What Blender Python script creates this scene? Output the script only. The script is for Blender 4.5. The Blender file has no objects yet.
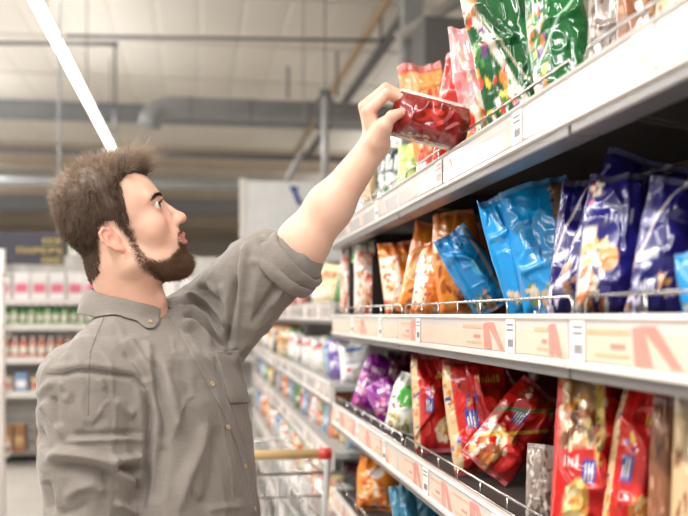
import bpy, bmesh, math, random
import numpy as np
from mathutils import Vector, Matrix, noise as mnoise
from mathutils.bvhtree import BVHTree

sc = bpy.context.scene
COL = sc.collection
R = math.radians
# ------------------------------------------------------------------ camera
FPX = 900.0; HX, HY = 344.0, 315.0; CAMZ = 1.44
TH = math.atan(0.1622); SN, CS = math.sin(TH), math.cos(TH)
cam = bpy.data.cameras.new('camera'); camo = bpy.data.objects.new('camera', cam); COL.objects.link(camo)
cam.sensor_width = 36; cam.lens = FPX * 36 / 688
camo.location = (0, 0, CAMZ); camo.rotation_euler = (math.pi/2, 0, -TH)
cam.shift_y = (HY - 258) / 688
cam.clip_start = 0.02; cam.clip_end = 200
cam.dof.use_dof = True; cam.dof.focus_distance = 1.66; cam.dof.aperture_fstop = 3.0
cam.dof.aperture_blades = 8
sc.camera = camo

def W(px, py, Z):
    """a point of the place seen at a pixel at forward distance Z"""
    X = (px - HX) / FPX * Z; h = (HY - py) / FPX * Z
    return Vector((X * CS + Z * SN, -X * SN + Z * CS, CAMZ + h))
def onX(px, x):
    """forward distance and y at which the sight line through column px meets the plane x"""
    t = (px - HX) / FPX
    Z = x / (t * CS + SN)
    return Z, -t * Z * SN + Z * CS

# ------------------------------------------------------------------ noise
def _hash(ix, iy, iz, seed):
    h = (ix.astype(np.int64) * 374761393 + iy.astype(np.int64) * 668265263 + iz.astype(np.int64) * 2147483647 + seed * 974711) & 0x7fffffff
    h = ((h ^ (h >> 13)) * 1274126177) & 0x7fffffff
    h = ((h ^ (h >> 16)) * 69069 + 12345) & 0x7fffffff
    return (h & 0xffff) / 32767.5 - 1.0
def vn(x, y, z, seed=0):
    x, y, z = np.broadcast_arrays(np.asarray(x, float), np.asarray(y, float), np.asarray(z, float))
    fx, fy, fz = np.floor(x), np.floor(y), np.floor(z)
    ix, iy, iz = fx.astype(int), fy.astype(int), fz.astype(int)
    u, v, w = x - fx, y - fy, z - fz
    u = u*u*u*(u*(u*6-15)+10); v = v*v*v*(v*(v*6-15)+10); w = w*w*w*(w*(w*6-15)+10)
    def H(a, b, c): return _hash(ix+a, iy+b, iz+c, seed)
    return (((H(0,0,0)*(1-u)+H(1,0,0)*u)*(1-v) + (H(0,1,0)*(1-u)+H(1,1,0)*u)*v)*(1-w)
          + ((H(0,0,1)*(1-u)+H(1,0,1)*u)*(1-v) + (H(0,1,1)*(1-u)+H(1,1,1)*u)*v)*w)
def ridged(x, y, z, seed=0):
    return 1 - 2*np.abs(vn(x, y, z, seed))
def sst(a, b, x):
    t = np.clip((x - a) / (b - a), 0, 1); return t*t*(3-2*t)

# ------------------------------------------------------------------ materials
def s2l(c):
    return tuple(((v/255)/12.92 if v/255 <= .04045 else ((v/255+.055)/1.055)**2.4) for v in c)
MATS = {}
def mat(name, rgb=(128,128,128), rough=.5, metal=0., var=.06, scale=8., bump=0., bscale=60., coat=0., emis=0., attr=False, spec=.5, sss=0., trans=0., alpha=1., stretch=(1,1,1)):
    if name in MATS: return MATS[name]
    m = bpy.data.materials.new(name); m.use_nodes = True
    nt = m.node_tree; N = nt.nodes; L = nt.links
    b = N['Principled BSDF']
    b.inputs['Roughness'].default_value = rough; b.inputs['Metallic'].default_value = metal
    b.inputs['Specular IOR Level'].default_value = spec
    if coat: b.inputs['Coat Weight'].default_value = coat; b.inputs['Coat Roughness'].default_value = .08
    tc = N.new('ShaderNodeTexCoord'); mp = N.new('ShaderNodeMapping'); mp.inputs['Scale'].default_value = stretch
    L.new(tc.outputs['Object'], mp.inputs['Vector'])
    nz = N.new('ShaderNodeTexNoise'); nz.inputs['Scale'].default_value = scale; nz.inputs['Detail'].default_value = 4
    L.new(mp.outputs['Vector'], nz.inputs['Vector'])
    mr = N.new('ShaderNodeMapRange'); mr.inputs['From Min'].default_value = .25; mr.inputs['From Max'].default_value = .75
    mr.inputs['To Min'].default_value = 1-var; mr.inputs['To Max'].default_value = 1+var
    L.new(nz.outputs['Fac'], mr.inputs['Value'])
    mx = N.new('ShaderNodeVectorMath'); mx.operation = 'SCALE'
    if attr:
        at = N.new('ShaderNodeAttribute'); at.attribute_name = 'Col'; L.new(at.outputs['Color'], mx.inputs[0])
    else:
        mx.inputs[0].default_value = s2l(rgb)
    L.new(mr.outputs['Result'], mx.inputs['Scale'])
    L.new(mx.outputs['Vector'], b.inputs['Base Color'])
    if sss:
        b.inputs['Subsurface Weight'].default_value = sss; b.inputs['Subsurface Radius'].default_value = (1,.35,.2); b.inputs['Subsurface Scale'].default_value = .008
    if trans: b.inputs['Transmission Weight'].default_value = trans
    if alpha < 1: b.inputs['Alpha'].default_value = alpha
    if emis:
        b.inputs['Emission Color'].default_value = (*s2l(rgb), 1); b.inputs['Emission Strength'].default_value = emis
    if bump:
        n2 = N.new('ShaderNodeTexNoise'); n2.inputs['Scale'].default_value = bscale; n2.inputs['Detail'].default_value = 5
        L.new(mp.outputs['Vector'], n2.inputs['Vector'])
        bp = N.new('ShaderNodeBump'); bp.inputs['Strength'].default_value = bump; bp.inputs['Distance'].default_value = .004
        L.new(n2.outputs['Fac'], bp.inputs['Height']); L.new(bp.outputs['Normal'], b.inputs['Normal'])
    MATS[name] = m
    return m

# ------------------------------------------------------------------ object helpers
def tagp(o, label=None, cat=None, group=None, kind=None):
    if label: o['label'] = label
    if cat: o['category'] = cat
    if group: o['group'] = group
    if kind: o['kind'] = kind
    return o
def mkobj(name, verts, faces, m, parent=None, smooth=False, cols=None, loc=None):
    me = bpy.data.meshes.new(name)
    me.from_pydata([tuple(v) for v in verts], [], [tuple(f) for f in faces]) if not isinstance(verts, np.ndarray) else _np_mesh(me, verts, faces)
    me.validate(clean_customdata=False)
    if smooth: me.polygons.foreach_set('use_smooth', [True]*len(me.polygons))
    if cols is not None:
        ca = me.color_attributes.new('Col', 'FLOAT_COLOR', 'POINT')
        c = np.ones((len(me.vertices), 4), np.float32); c[:, :3] = cols; ca.data.foreach_set('color', c.ravel())
    for q in (m if isinstance(m, list) else [m]): me.materials.append(q)
    o = bpy.data.objects.new(name, me); COL.objects.link(o)
    if parent is not None:
        o.parent = parent; o.matrix_parent_inverse = Matrix.Identity(4)
    if loc is not None: o.location = loc
    return o
def _np_mesh(me, verts, faces):
    faces = np.asarray(faces); n, k = faces.shape
    me.vertices.add(len(verts)); me.vertices.foreach_set('co', verts.astype(np.float32).ravel())
    me.loops.add(n*k); me.loops.foreach_set('vertex_index', faces.astype(np.int32).ravel())
    me.polygons.add(n); me.polygons.foreach_set('loop_start', np.arange(0, n*k, k, dtype=np.int32))
    me.update(calc_edges=True)
def empty(name, loc=(0,0,0), rotz=0):
    o = bpy.data.objects.new(name, None); COL.objects.link(o); o.location = loc; o.rotation_euler = (0,0,rotz)
    o.empty_display_size = .05
    return o
class MB:
    """collects shapes; build() links them as ONE mesh object"""
    def __init__(s): s.v = []; s.f = []
    def add(s, v, f):
        n = len(s.v); s.v += [tuple(p) for p in v]; s.f += [tuple(i+n for i in q) for q in f]; return s
    def box(s, x0, y0, z0, x1, y1, z1, bev=0.):
        if x0 > x1: x0, x1 = x1, x0
        if y0 > y1: y0, y1 = y1, y0
        if z0 > z1: z0, z1 = z1, z0
        b = min(bev, (x1-x0)*.45, (y1-y0)*.45, (z1-z0)*.45)
        if b <= 0:
            v = [(x,y,z) for z in (z0,z1) for y in (y0,y1) for x in (x0,x1)]
            return s.add(v, [(0,2,3,1),(4,5,7,6),(0,1,5,4),(2,6,7,3),(0,4,6,2),(1,3,7,5)])
        bm = bmesh.new(); bmesh.ops.create_cube(bm, size=1)
        for q in bm.verts: q.co = Vector(((x0+x1)/2+q.co.x*(x1-x0), (y0+y1)/2+q.co.y*(y1-y0), (z0+z1)/2+q.co.z*(z1-z0)))
        bmesh.ops.bevel(bm, geom=bm.edges[:], offset=b, segments=2, affect='EDGES', profile=.6)
        bm.verts.index_update()
        s.add([q.co for q in bm.verts], [[q.index for q in f.verts] for f in bm.faces]); bm.free(); return s
    def prism(s, prof, axis, a0, a1):
        """extrude a closed 2-D profile along an axis ('x','y','z')"""
        n = len(prof)
        def P(p, a): return {'x': (a, p[0], p[1]), 'y': (p[0], a, p[1]), 'z': (p[0], p[1], a)}[axis]
        v = [P(p, a0) for p in prof] + [P(p, a1) for p in prof]
        f = [(i, (i+1) % n, n+(i+1) % n, n+i) for i in range(n)] + [tuple(range(n-1, -1, -1)), tuple(range(n, 2*n))]
        return s.add(v, f)
    def tube(s, pts, r, n=8, cap=True, closed=False):
        pts = [Vector(p) for p in pts]; m = len(pts)
        rs = r if isinstance(r, (list, tuple)) else [r]*m
        v = []; f = []; up = None
        for i, p in enumerate(pts):
            if closed: d = pts[(i+1) % m] - pts[i-1]
            else: d = pts[min(i+1, m-1)] - pts[max(i-1, 0)]
            d.normalize()
            if up is None: up = Vector((0,0,1)) if abs(d.z) < .9 else Vector((1,0,0))
            a = d.cross(up); a.normalize(); b = a.cross(d); b.normalize(); up = b
            for k in range(n):
                t = 2*math.pi*k/n; v.append(p + rs[i]*(a*math.cos(t)+b*math.sin(t)))
        for i in range(m if closed else m-1):
            j = (i+1) % m
            for k in range(n): f.append((i*n+k, i*n+(k+1) % n, j*n+(k+1) % n, j*n+k))
        if cap and not closed: f.append(tuple(range(n-1,-1,-1))); f.append(tuple(range((m-1)*n, m*n)))
        return s.add(v, f)
    def lathe(s, prof, c=(0,0,0), n=16):
        """profile [(r,z)] round the vertical"""
        v = []; f = []; m = len(prof)
        for r, z in prof:
            for k in range(n):
                t = 2*math.pi*k/n; v.append((c[0]+r*math.cos(t), c[1]+r*math.sin(t), c[2]+z))
        for i in range(m-1):
            for k in range(n): f.append((i*n+k, i*n+(k+1) % n, (i+1)*n+(k+1) % n, (i+1)*n+k))
        f.append(tuple(range(n-1,-1,-1))); f.append(tuple(range((m-1)*n, m*n)))
        return s.add(v, f)
    def build(s, name, m, parent=None, smooth=False, loc=None):
        o = mkobj(name, s.v, s.f, m, parent, smooth, None, loc)
        return o
def copy_tree(o, parent=None):
    c = o.copy(); COL.objects.link(c)
    if parent is not None: c.parent = parent
    for ch in list(o.children): copy_tree(ch, c)
    return c

# ------------------------------------------------------------------ surface nets over an implicit shape
def surfnet(fn, lo, hi, h):
    lo = np.asarray(lo, float); hi = np.asarray(hi, float)
    n = np.ceil((hi-lo)/h).astype(int)+1
    ax = [lo[i]+h*np.arange(n[i]) for i in range(3)]
    F = np.empty(tuple(n), np.float32)
    for i0 in range(0, n[0], 24):
        X, Y, Z = np.meshgrid(ax[0][i0:i0+24], ax[1], ax[2], indexing='ij')
        F[i0:i0+24] = fn(X, Y, Z)
    S = F < 0
    c = tuple(n-1)
    cnt = np.zeros(c, np.int16)
    for a in (0,1):
        for b in (0,1):
            for d in (0,1): cnt += S[a:a+c[0], b:b+c[1], d:d+c[2]]
    act = (cnt > 0) & (cnt < 8)
    idx = -np.ones(c, np.int64); ijk = np.argwhere(act); idx[act] = np.arange(len(ijk))
    acc = np.zeros((len(ijk), 3)); num = np.zeros(len(ijk))
    I, J, K = ijk.T
    cor = [(a,b,d) for a in (0,1) for b in (0,1) for d in (0,1)]
    for p in cor:
        for q in range(3):
            if p[q] == 1: continue
            p2 = list(p); p2[q] = 1
            f0 = F[I+p[0], J+p[1], K+p[2]]; f1 = F[I+p2[0], J+p2[1], K+p2[2]]
            m = (f0 < 0) != (f1 < 0)
            t = np.where(m, f0/np.where(m, f0-f1, 1), 0)
            pos = np.repeat(np.array(p, float)[None], len(I), 0); pos[:, q] += t
            acc[m] += pos[m]; num[m] += 1
    V = lo + h*(ijk + acc/num[:, None])
    faces = []
    for q in range(3):
        sl0 = [slice(None)]*3; sl1 = [slice(None)]*3
        sl0[q] = slice(0, -1); sl1[q] = slice(1, None)
        A = S[tuple(sl0)]; B = S[tuple(sl1)]
        E = np.argwhere(A != B)
        u, w = (q+1) % 3, (q+2) % 3
        ok = (E[:, u] > 0) & (E[:, w] > 0) & (E[:, u] < n[u]-1) & (E[:, w] < n[w]-1)
        E = E[ok]
        inn = A[E[:,0], E[:,1], E[:,2]]
        def at(du, dw):
            e = E.copy(); e[:, u] += du; e[:, w] += dw
            return idx[e[:,0], e[:,1], e[:,2]]
        a, b, c2, d = at(-1,-1), at(0,-1), at(0,0), at(-1,0)
        Q = np.stack([a, b, c2, d], 1)
        Q[~inn] = Q[~inn][:, ::-1]
        faces.append(Q)
    Fc = np.concatenate(faces); Fc = Fc[(Fc >= 0).all(1)]
    # pull the vertices onto the surface
    for _ in range(2):
        e = h*.25
        f0 = fn(V[:,0], V[:,1], V[:,2])
        g = np.stack([fn(V[:,0]+e, V[:,1], V[:,2])-fn(V[:,0]-e, V[:,1], V[:,2]),
                      fn(V[:,0], V[:,1]+e, V[:,2])-fn(V[:,0], V[:,1]-e, V[:,2]),
                      fn(V[:,0], V[:,1], V[:,2]+e)-fn(V[:,0], V[:,1], V[:,2]-e)], 1)/(2*e)
        gg = (g*g).sum(1)+1e-6
        st = -(f0/gg)[:, None]*g
        ln = np.linalg.norm(st, axis=1)[:, None]
        V = V + st*np.minimum(1, h*.6/np.maximum(ln, 1e-9))
    return V, Fc
def smin(a, b, k):
    h = np.clip(.5+.5*(b-a)/k, 0, 1); return b*(1-h)+a*h - k*h*(1-h)
def smax(a, b, k): return -smin(-a, -b, k)
def ell(x, y, z, c, r):
    px, py, pz = (x-c[0]), (y-c[1]), (z-c[2])
    k0 = np.sqrt((px/r[0])**2+(py/r[1])**2+(pz/r[2])**2)
    k1 = np.sqrt((px/r[0]**2)**2+(py/r[1]**2)**2+(pz/r[2]**2)**2)
    return k0*(k0-1)/np.maximum(k1, 1e-6)
def cone(x, y, z, a, b, ra, rb):
    a = np.asarray(a, float); b = np.asarray(b, float); d = b-a; dd = d@d
    t = np.clip(((x-a[0])*d[0]+(y-a[1])*d[1]+(z-a[2])*d[2])/dd, 0, 1)
    return np.sqrt((x-a[0]-t*d[0])**2+(y-a[1]-t*d[1])**2+(z-a[2]-t*d[2])**2) - (ra+(rb-ra)*t)
def sph(x, y, z, c, r): return np.sqrt((x-c[0])**2+(y-c[1])**2+(z-c[2])**2)-r
# ================================================================== the hall
M_floor = mat('polished_floor', (176,170,163), .25, var=.08, scale=2.5)
M_ceil = mat('ceiling_deck', (214,208,198), .8, var=.05, scale=.7)
M_ceil2 = mat('ceiling_panel', (204,198,190), .85, var=.04, scale=.9)
M_brown = mat('beam_brown', (188,174,156), .7, var=.08, scale=2)
M_steel = mat('galvanised_steel', (150,152,154), .45, .35, var=.08, scale=3)
M_dsteel = mat('dark_steel', (104,104,106), .5, .2)
M_wall = mat('far_wall_paint', (200,192,180), .8, var=.05, scale=.8)
M_white = mat('white_powder_coat', (232,230,226), .35, var=.02)
M_offw = mat('off_white_rail', (220,213,206), .3, var=.03, coat=.3)
M_grey = mat('grey_rail_lip', (136,132,130), .35, .4)
M_dark = mat('charcoal_shelf_metal', (66,60,57), .5, var=.1)
M_dark2 = mat('dark_back_panel', (54,47,43), .6, var=.1)
M_chrome = mat('chrome_wire', (205,203,200), .22, 1.)
M_black = mat('black_plastic', (22,21,22), .35)

f = MB().box(-16, -6, -.1, 10, 44, 0).build('floor', M_floor); tagp(f, kind='structure')
# profiled ceiling deck: shallow ribs running along the hall
CZ = 6.1
prof = []
x = -16.0
while x < 12:
    prof += [(x, CZ), (x+.55, CZ), (x+.58, CZ+.012), (x+.64, CZ+.012)]; x += .67
prof += [(12, CZ+.2), (-16, CZ+.2)]
m = MB(); m.prism(prof, 'y', -6, 44)
c = m.build('ceiling', M_ceil); tagp(c, kind='structure')
w = MB().box(-16, 43.6, 0, 12, 43.9, CZ).build('wall_back', M_wall); tagp(w, kind='structure')
w = MB().box(9.8, -6, 0, 10, 44, CZ).build('wall_right', M_wall); tagp(w, kind='structure')

def cross(name, y, z, h, d, m, x0=-15.8, x1=9.75, label=None, cat='beam', flange=True):
    b = MB()
    if flange:
        b.box(x0, y-d/2, z, x1, y+d/2, z+.03); b.box(x0, y-.012, z+.03, x1, y+.012, z+h-.03); b.box(x0, y-d/2, z+h-.03, x1, y+d/2, z+h)
    else: b.box(x0, y-d/2, z, x1, y+d/2, z+h)
    o = b.build(name, m)
    if label: tagp(o, label, cat)
    return o
nb = 1
for (y, z, h, mm) in ((20.5, 5.72, .38, M_steel), (25.5, 5.5, .6, M_brown), (30, 5.3, .4, M_brown), (34, 5.2, .8, M_steel), (38.5, 5.0, 1.0, M_brown), (42.5, 4.9, .5, M_brown)):
    o = cross('trim_%d' % nb, y, z, h, .25, mm); tagp(o, kind='structure'); nb += 1
# wide ceiling panels with dark joints between them
for k, y in enumerate((13.2, 15.6, 18.0)):
    o = MB().box(-15.8, y-.03, CZ-.03, 9.7, y+.03, CZ).build('trim_%d' % nb, M_ceil2); tagp(o, kind='structure'); nb += 1

def pipe(name, pts, r, m, label, cat='pipe', n=12, group=None):
    o = MB().tube(pts, r, n).build(name, m, smooth=True); tagp(o, label, cat, group); return o
# the round duct with its elbow and the pipes under the deck
y0 = 13.9
def atY(px, py, y):
    """point on the vertical plane at world y seen at a pixel"""
    t = (px-HX)/FPX; Z = y/(CS - t*SN); return W(px, py, Z)
a = atY(164, 107, y0); z_d = a.z
duct = [Vector((a.x-.22, y0, z_d-.30)), Vector((a.x-.19, y0, z_d-.17)), Vector((a.x-.10, y0, z_d-.04)), Vector((a.x+.05, y0, z_d)), Vector((9.6, y0, z_d))]
o = MB().tube(duct, .165, 18)
do = o.build('ventilation_duct', M_steel, smooth=True)
tagp(do, 'round grey ventilation duct with a bent left end under the ceiling', 'duct')
rb = MB()
for k in range(14):
    xx = a.x+.4+k*.9
    if xx < 9.4: rb.tube([(xx-.02, y0, z_d), (xx+.02, y0, z_d)], .178, 18)
rb.build('joint_ring', M_grey, do, True)
tagp(rb and do.children[0], kind='stuff')
pipe('ceiling_pipe', [atY(-8, 43, 13.2), atY(118, 44, 13.2)], .028, M_dsteel, 'thin dark pipe under the ceiling left of the strip light end')
pipe('ceiling_pipe', [atY(66, 36, 13.5), atY(385, 41, 13.5)], .026, M_dsteel, 'thin long pipe across the ceiling above the duct')
pipe('ceiling_pipe', [(-8, 17.0, 4.42), (9.6, 17.0, 4.42)], .06, M_dsteel, 'dark horizontal pipe running below the round duct')
pipe('ceiling_pipe', [(-8, 19.0, 4.15), (9.6, 19.0, 4.15)], .10, M_steel, 'thick grey pipe, lowest of the horizontal pipes under the duct')
pipe('ceiling_pipe', [(2.88, 11, 5.66), (2.88, 24, 5.66)], .085, M_dsteel, 'dark grey pipe running away diagonally under the ceiling')
pipe('ceiling_pipe', [(2.52, 11, 5.7), (2.52, 24, 5.7)], .06, mat('tan_pipe', (176,150,122), .6), 'tan pipe beside the dark diagonal ceiling pipe')
pipe('ceiling_pipe', [atY(470, -6, 9.8), atY(420, 24, 9.8), atY(398, 38, 9.8)], .07, mat('pale_pipe', (190,188,184), .5), 'pale slanting pipe in front of the grey column top')
for (px, ya, yb, lab) in ((115, 43, 132, 'thin hanger rod below the left ceiling pipe end'), (288, 66, 98, 'short hanger rod touching the duct near its middle'),
                          (337, 52, 97, 'thin hanger rod above the duct beside the white pole'), (381, -6, 40, 'thin hanger rod at the top edge by the diagonal pipes')):
    t0, t1 = atY(px, ya, 13.7), atY(px, yb, 13.7)
    o = MB().tube([t0, t1], .02, 8).build('hanger_rod', M_dsteel); tagp(o, lab, 'rod')
# square column far behind the shelves
p0, p1 = atY(424, 15, 8.3), atY(478, 15, 8.3)
o = MB().box(p0.x, 8.3, 0, p1.x, 8.8, p0.z, .02).build('trim_%d' % nb, mat('grey_column', (112,110,110), .7)); tagp(o, kind='structure'); nb += 1
p0, p1 = atY(404, 42, 9.9), atY(423, 42, 9.9)
o = MB().box(p0.x, 9.9, 0, p1.x, 10.1, CZ).build('trim_%d' % nb, mat('pale_column', (158,160,162), .7)); tagp(o, kind='structure'); nb += 1

# ------------------------------------------------------------------ strip lights
M_tube = mat('lit_tube', (255,252,246), .4, emis=9.0)
def strip(x, y0, y1, z, label, power, up=0):
    t = empty('strip_light', (x, (y0+y1)/2, z)); tagp(t, label, 'ceiling light', 'strip lights along the hall')
    L = (y1-y0)/2
    MB().prism([(-.06, .02), (.06, .02), (.045, .075), (-.045, .075)], 'y', -L, L).build('housing', M_white, t)
    MB().prism([(-.052, .018), (-.03, -.012), (0, -.02), (.03, -.012), (.052, .018)], 'y', -L+.02, L-.02).build('diffuser', M_tube, t)
    h = MB()
    for k in range(5):
        yy = -L+.4+k*(2*L-.8)/4; h.tube([(0, yy, .075), (0, yy, CZ-z)], .008, 6)
    hh = h.build('hanger', M_dsteel, t)
    if power:
        l = bpy.data.lights.new('strip', 'AREA'); l.shape = 'RECTANGLE'; l.size = .25; l.size_y = 2*L; l.energy = power
        l.color = (1, .985, .96)
        lo = bpy.data.objects.new('strip_lamp', l); COL.objects.link(lo); lo.parent = t; lo.location = (0, 0, -.03)
    if up:       # upward fill lamp added on the housing to brighten the ceiling
        l = bpy.data.lights.new('ceiling_fill_light', 'AREA'); l.shape = 'RECTANGLE'; l.size = .12; l.size_y = 2*L; l.energy = up
        lo = bpy.data.objects.new('ceiling_fill', l); COL.objects.link(lo); lo.parent = t; lo.location = (0, 0, .09); lo.rotation_euler = (math.pi, 0, 0)
    return t
LZ = 4.5
strip(-1.57, 2.4, 17.2, LZ, 'long white fluorescent strip light seen above the head', 200, 100)

# ------------------------------------------------------------------ hanging signs
M_navy = mat('navy_board', (62,60,72), .5); M_yel = mat('yellow_print', (214,190,120), .6)
Zs = 9.0
q0, q1 = W(-2, 233, Zs), W(63, 267, Zs)
def board(name, px0, py0, px1, py1, y, th, m):
    A, B = atY(px0, py0, y), atY(px1, py1, y); C_ = ((A.x+B.x)/2, y, (A.z+B.z)/2)
    t = empty(name, C_); w_, h_ = abs(B.x-A.x), abs(A.z-B.z)
    MB().box(-w_/2, -th/2, -h_/2, w_/2, th/2, h_/2, .008).build('board', m, t)
    return t, w_, h_
t, w_, h_ = board('aisle_sign', -14, 232, 64, 265, 8.6, .04, M_navy)
tagp(t, 'dark navy hanging sign with three lines of yellow lettering', 'sign')
rng = random.Random(3)
def glyphs(t, px0, px1, py0, py1, y, cx, czz, seed):
    A, B = atY(px0, py0, y), atY(px1, py1, y)
    x = A.x; b = MB(); r = random.Random(seed); H = A.z-B.z
    while x < B.x-.02:
        wd = r.choice((.05, .06, .075)); k = r.randint(0, 3); z0, z1 = B.z, A.z; s = H*.2
        X0, X1 = x-cx, min(x+wd-.012, B.x)-cx
        b.box(X0, -.032, z0-czz, X0+.016, -.02, z1-czz)
        if k in (0, 1, 3): b.box(X0, -.032, z1-s-czz, X1, -.02, z1-czz)
        if k in (0, 2): b.box(X0, -.032, z0-czz, X1, -.02, z0+s-czz)
        if k in (1, 2, 3): b.box(X0, -.032, (z0+z1)/2-s/2-czz, X1, -.02, (z0+z1)/2+s/2-czz)
        if k == 3: b.box(X1-.014, -.032, z0-czz, X1, -.02, z1-czz)
        x += wd
    return b.build('lettering', M_yel, t)
for (a0, a1, b0, b1, sd) in ((43, 62, 238, 244, 1), (17, 62, 247.5, 253.5, 2), (42, 62, 257.5, 263.5, 3)):
    glyphs(t, a0, a1, b0, b1, 8.58, t.location.x, t.location.z, sd)
for sx in (-.3, .3): MB().tube([(sx, 0, h_/2), (sx, 0, CZ-t.location.z)], .012, 6).build('hanger', M_steel, t)
t, w_, h_ = board('promotion_board', 243, 181, 352, 262, 8.4, .05, mat('white_board', (222,221,220), .5))
tagp(t, 'large white hanging board with a small blue mark', 'sign')
MB().box(-w_/2-.03, -.035, -h_/2-.02, -w_/2+.03, .035, h_/2+.02, .005).build('frame', M_offw, t)
A, B = atY(291, 188, 8.36), atY(300, 205, 8.36)
MB().add([(A.x-t.location.x, -.032, A.z-t.location.z), (A.x+.045-t.location.x, -.032, A.z-t.location.z), (B.x+.03-t.location.x, -.032, B.z-t.location.z), (B.x-.02-t.location.x, -.032, B.z-t.location.z)], [(0,3,2,1)]).add(
    [(A.x-.01-t.location.x, -.033, A.z+.02-t.location.z), (A.x+.075-t.location.x, -.033, A.z+.01-t.location.z), (A.x+.05-t.location.x, -.033, A.z-.035-t.location.z), (A.x-t.location.x, -.033, A.z-.03-t.location.z)], [(0,3,2,1)]).build('blue_mark', mat('blue_mark', (48,70,150), .5), t)
# vertical pole with a bracket
P_ = atY(325, 96, 8.0)
t = empty('hanging_pole', (P_.x, 8.0, P_.z)); tagp(t, 'pale vertical pole with a bracket head in front of the duct', 'pole')
MB().tube([(0, 0, 0), (0, 0, atY(325, 215, 8.0).z-P_.z)], .032, 12).build('pole', mat('pale_pole', (168,168,168), .4, .3), t, True)
MB().tube([(0,0,.03),(-.12,0,-.10)], .014, 6).tube([(0,0,.03),(.12,0,-.10)], .014, 6).box(-.05,-.03,0,.05,.03,.06,.01).build('bracket', M_dsteel, t)
MB().tube([(0,0,.06),(0,0,CZ-P_.z)], .006, 6).build('hanger', M_dsteel, t)
P_ = atY(300, 168, 12)
pipe('slanted_strut', [atY(286, 182, 12), atY(302, 152, 12), (atY(302, 152, 12).x+.02, 12, atY(302, 152, 12).z+.04), (atY(302, 152, 12).x+.02, 12, CZ)], [.04, .04, .008, .008], mat('pale_pole', (0,0,0)), 'short pale slanted strut above the white board', 'strut')

# ------------------------------------------------------------------ far shelving on the left, with bottles and packets
M_cream = mat('cream_shelf', (206,202,196), .4)
YS = 9.2
def zAt(py, y=YS, px=60): return atY(px, py, y).z
def wall_bay(x0, x1, label):
    t = empty('wall_shelving', ((x0+x1)/2, YS, 0)); tagp(t, label, 'shelving', 'pale shelving bays at the far left')
    w2 = (x1-x0)/2
    MB().box(-w2, .42, 0, w2, .46, 2.05).build('back_panel', M_cream, t)
    for s in (-1, 1): MB().box(s*w2-.015*(s+1), -.02, 0, s*w2+.015*(1-s), .44, 2.05, .004).build('upright', M_cream, t)
    for z in (.12, zAt(392), zAt(358), zAt(325), zAt(300)):
        sh = MB().box(-w2+.03, .02, z-.03, w2-.03, .42, z, .004).build('shelf', M_cream, t)
        MB().box(-w2+.02, -.015, z-.05, w2-.02, .02, z+.012, .004).build('price_rail', M_offw, sh)
    return t
xs0 = atY(-12, 300, YS).x
wall_bay(xs0, xs0+1.3, 'pale shelving bay at the far left, nearest the picture edge')
wall_bay(xs0+1.3, xs0+2.6, 'pale shelving bay behind the man, right of the first bay')
def bottle_proto(name, h, r, body, cap, label, cat, group, capn='cap'):
    t = MB().lathe([(r*.9, 0), (r, .01), (r, h*.62), (r*.8, h*.74), (r*.42, h*.84), (r*.4, h*.9)], n=12).build(name, body, smooth=True)
    tagp(t, label, cat, group)
    MB().lathe([(r*.48, h*.88), (r*.5, h*.9), (r*.48, h)], n=10).build(capn, cap, t, True)
    MB().lathe([(r*1.01, h*.2), (r*1.02, h*.22), (r*1.02, h*.52), (r*1.01, h*.54)], n=12).build('paper_label', mat('paper_label', (236,230,214), .6), t, True)
    return t
def packet_proto(name, w_, d_, h_, m, m2, label, cat, group):
    t = MB().box(-w_/2, -d_/2, 0, w_/2, d_/2, h_, .008).build(name, m); tagp(t, label, cat, group)
    MB().box(-w_*.4, -d_/2-.002, h_*.25, w_*.4, -d_/2+.01, h_*.6, .002).build('printed_panel', m2, t)
    return t
def row(proto, xs, y, z, rr, jz=0):
    first = True
    for x in xs:
        o = proto if first else copy_tree(proto); first = False
        o.location = (x, y+rr.uniform(-.02, .02), z); o.rotation_euler.z = rr.uniform(-.12, .12)
rr = random.Random(5)
vis = lambda x: True
def xr(px0, px1, step):
    a, b = atY(px0, 300, YS).x, atY(px1, 300, YS).x; out = []; x = a
    while x < b: out.append(x); x += step
    return out
Gg = mat('green_bottle', (96,168,84), .25, coat=.4); Gg2 = mat('pale_green_bottle', (170,206,150), .3, coat=.4)
row(bottle_proto('bottle', .20, .034, Gg, mat('dark_cap', (44,70,48), .4), 'green bottle with a dark cap on the far shelf, middle row', 'bottle', 'green bottles on the far shelf'), xr(4, 96, .16), YS+.10, zAt(325)+.001, rr)
row(bottle_proto('bottle', .20, .034, Gg2, mat('dark_cap', (44,70,48), .4), 'pale green bottle between darker green ones on the far shelf', 'bottle', 'pale green bottles on the far shelf'), [x+.08 for x in xr(4, 92, .16)], YS+.10, zAt(325)+.001, rr)
row(bottle_proto('bottle', .21, .034, mat('orange_bottle', (222,120,84), .3, coat=.4), mat('white_cap', (236,232,228), .4), 'orange bottle with a white cap on the far shelf below the green bottles', 'bottle', 'orange bottles on the far shelf'), xr(4, 86, .17), YS+.10, zAt(358)+.001, rr)
row(bottle_proto('bottle', .21, .034, mat('pink_bottle', (226,160,150), .3, coat=.4), mat('white_cap', (236,232,228), .4), 'pale pink bottle among the orange ones on the far shelf', 'bottle', 'pink bottles on the far shelf'), [x+.085 for x in xr(4, 80, .17)], YS+.10, zAt(358)+.001, rr)
Wp = mat('white_packet', (240,236,234), .35, coat=.3); Pk = mat('pink_print', (226,120,140), .4); Rd = mat('red_print', (206,66,70), .4)
row(packet_proto('packet', .15, .1, .27, Wp, Pk, 'white packet with a pink panel on the upper far shelf', 'packet', 'white and pink packets on the upper far shelf'), xr(2, 100, .17), YS+.12, zAt(300)+.001, rr)
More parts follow.
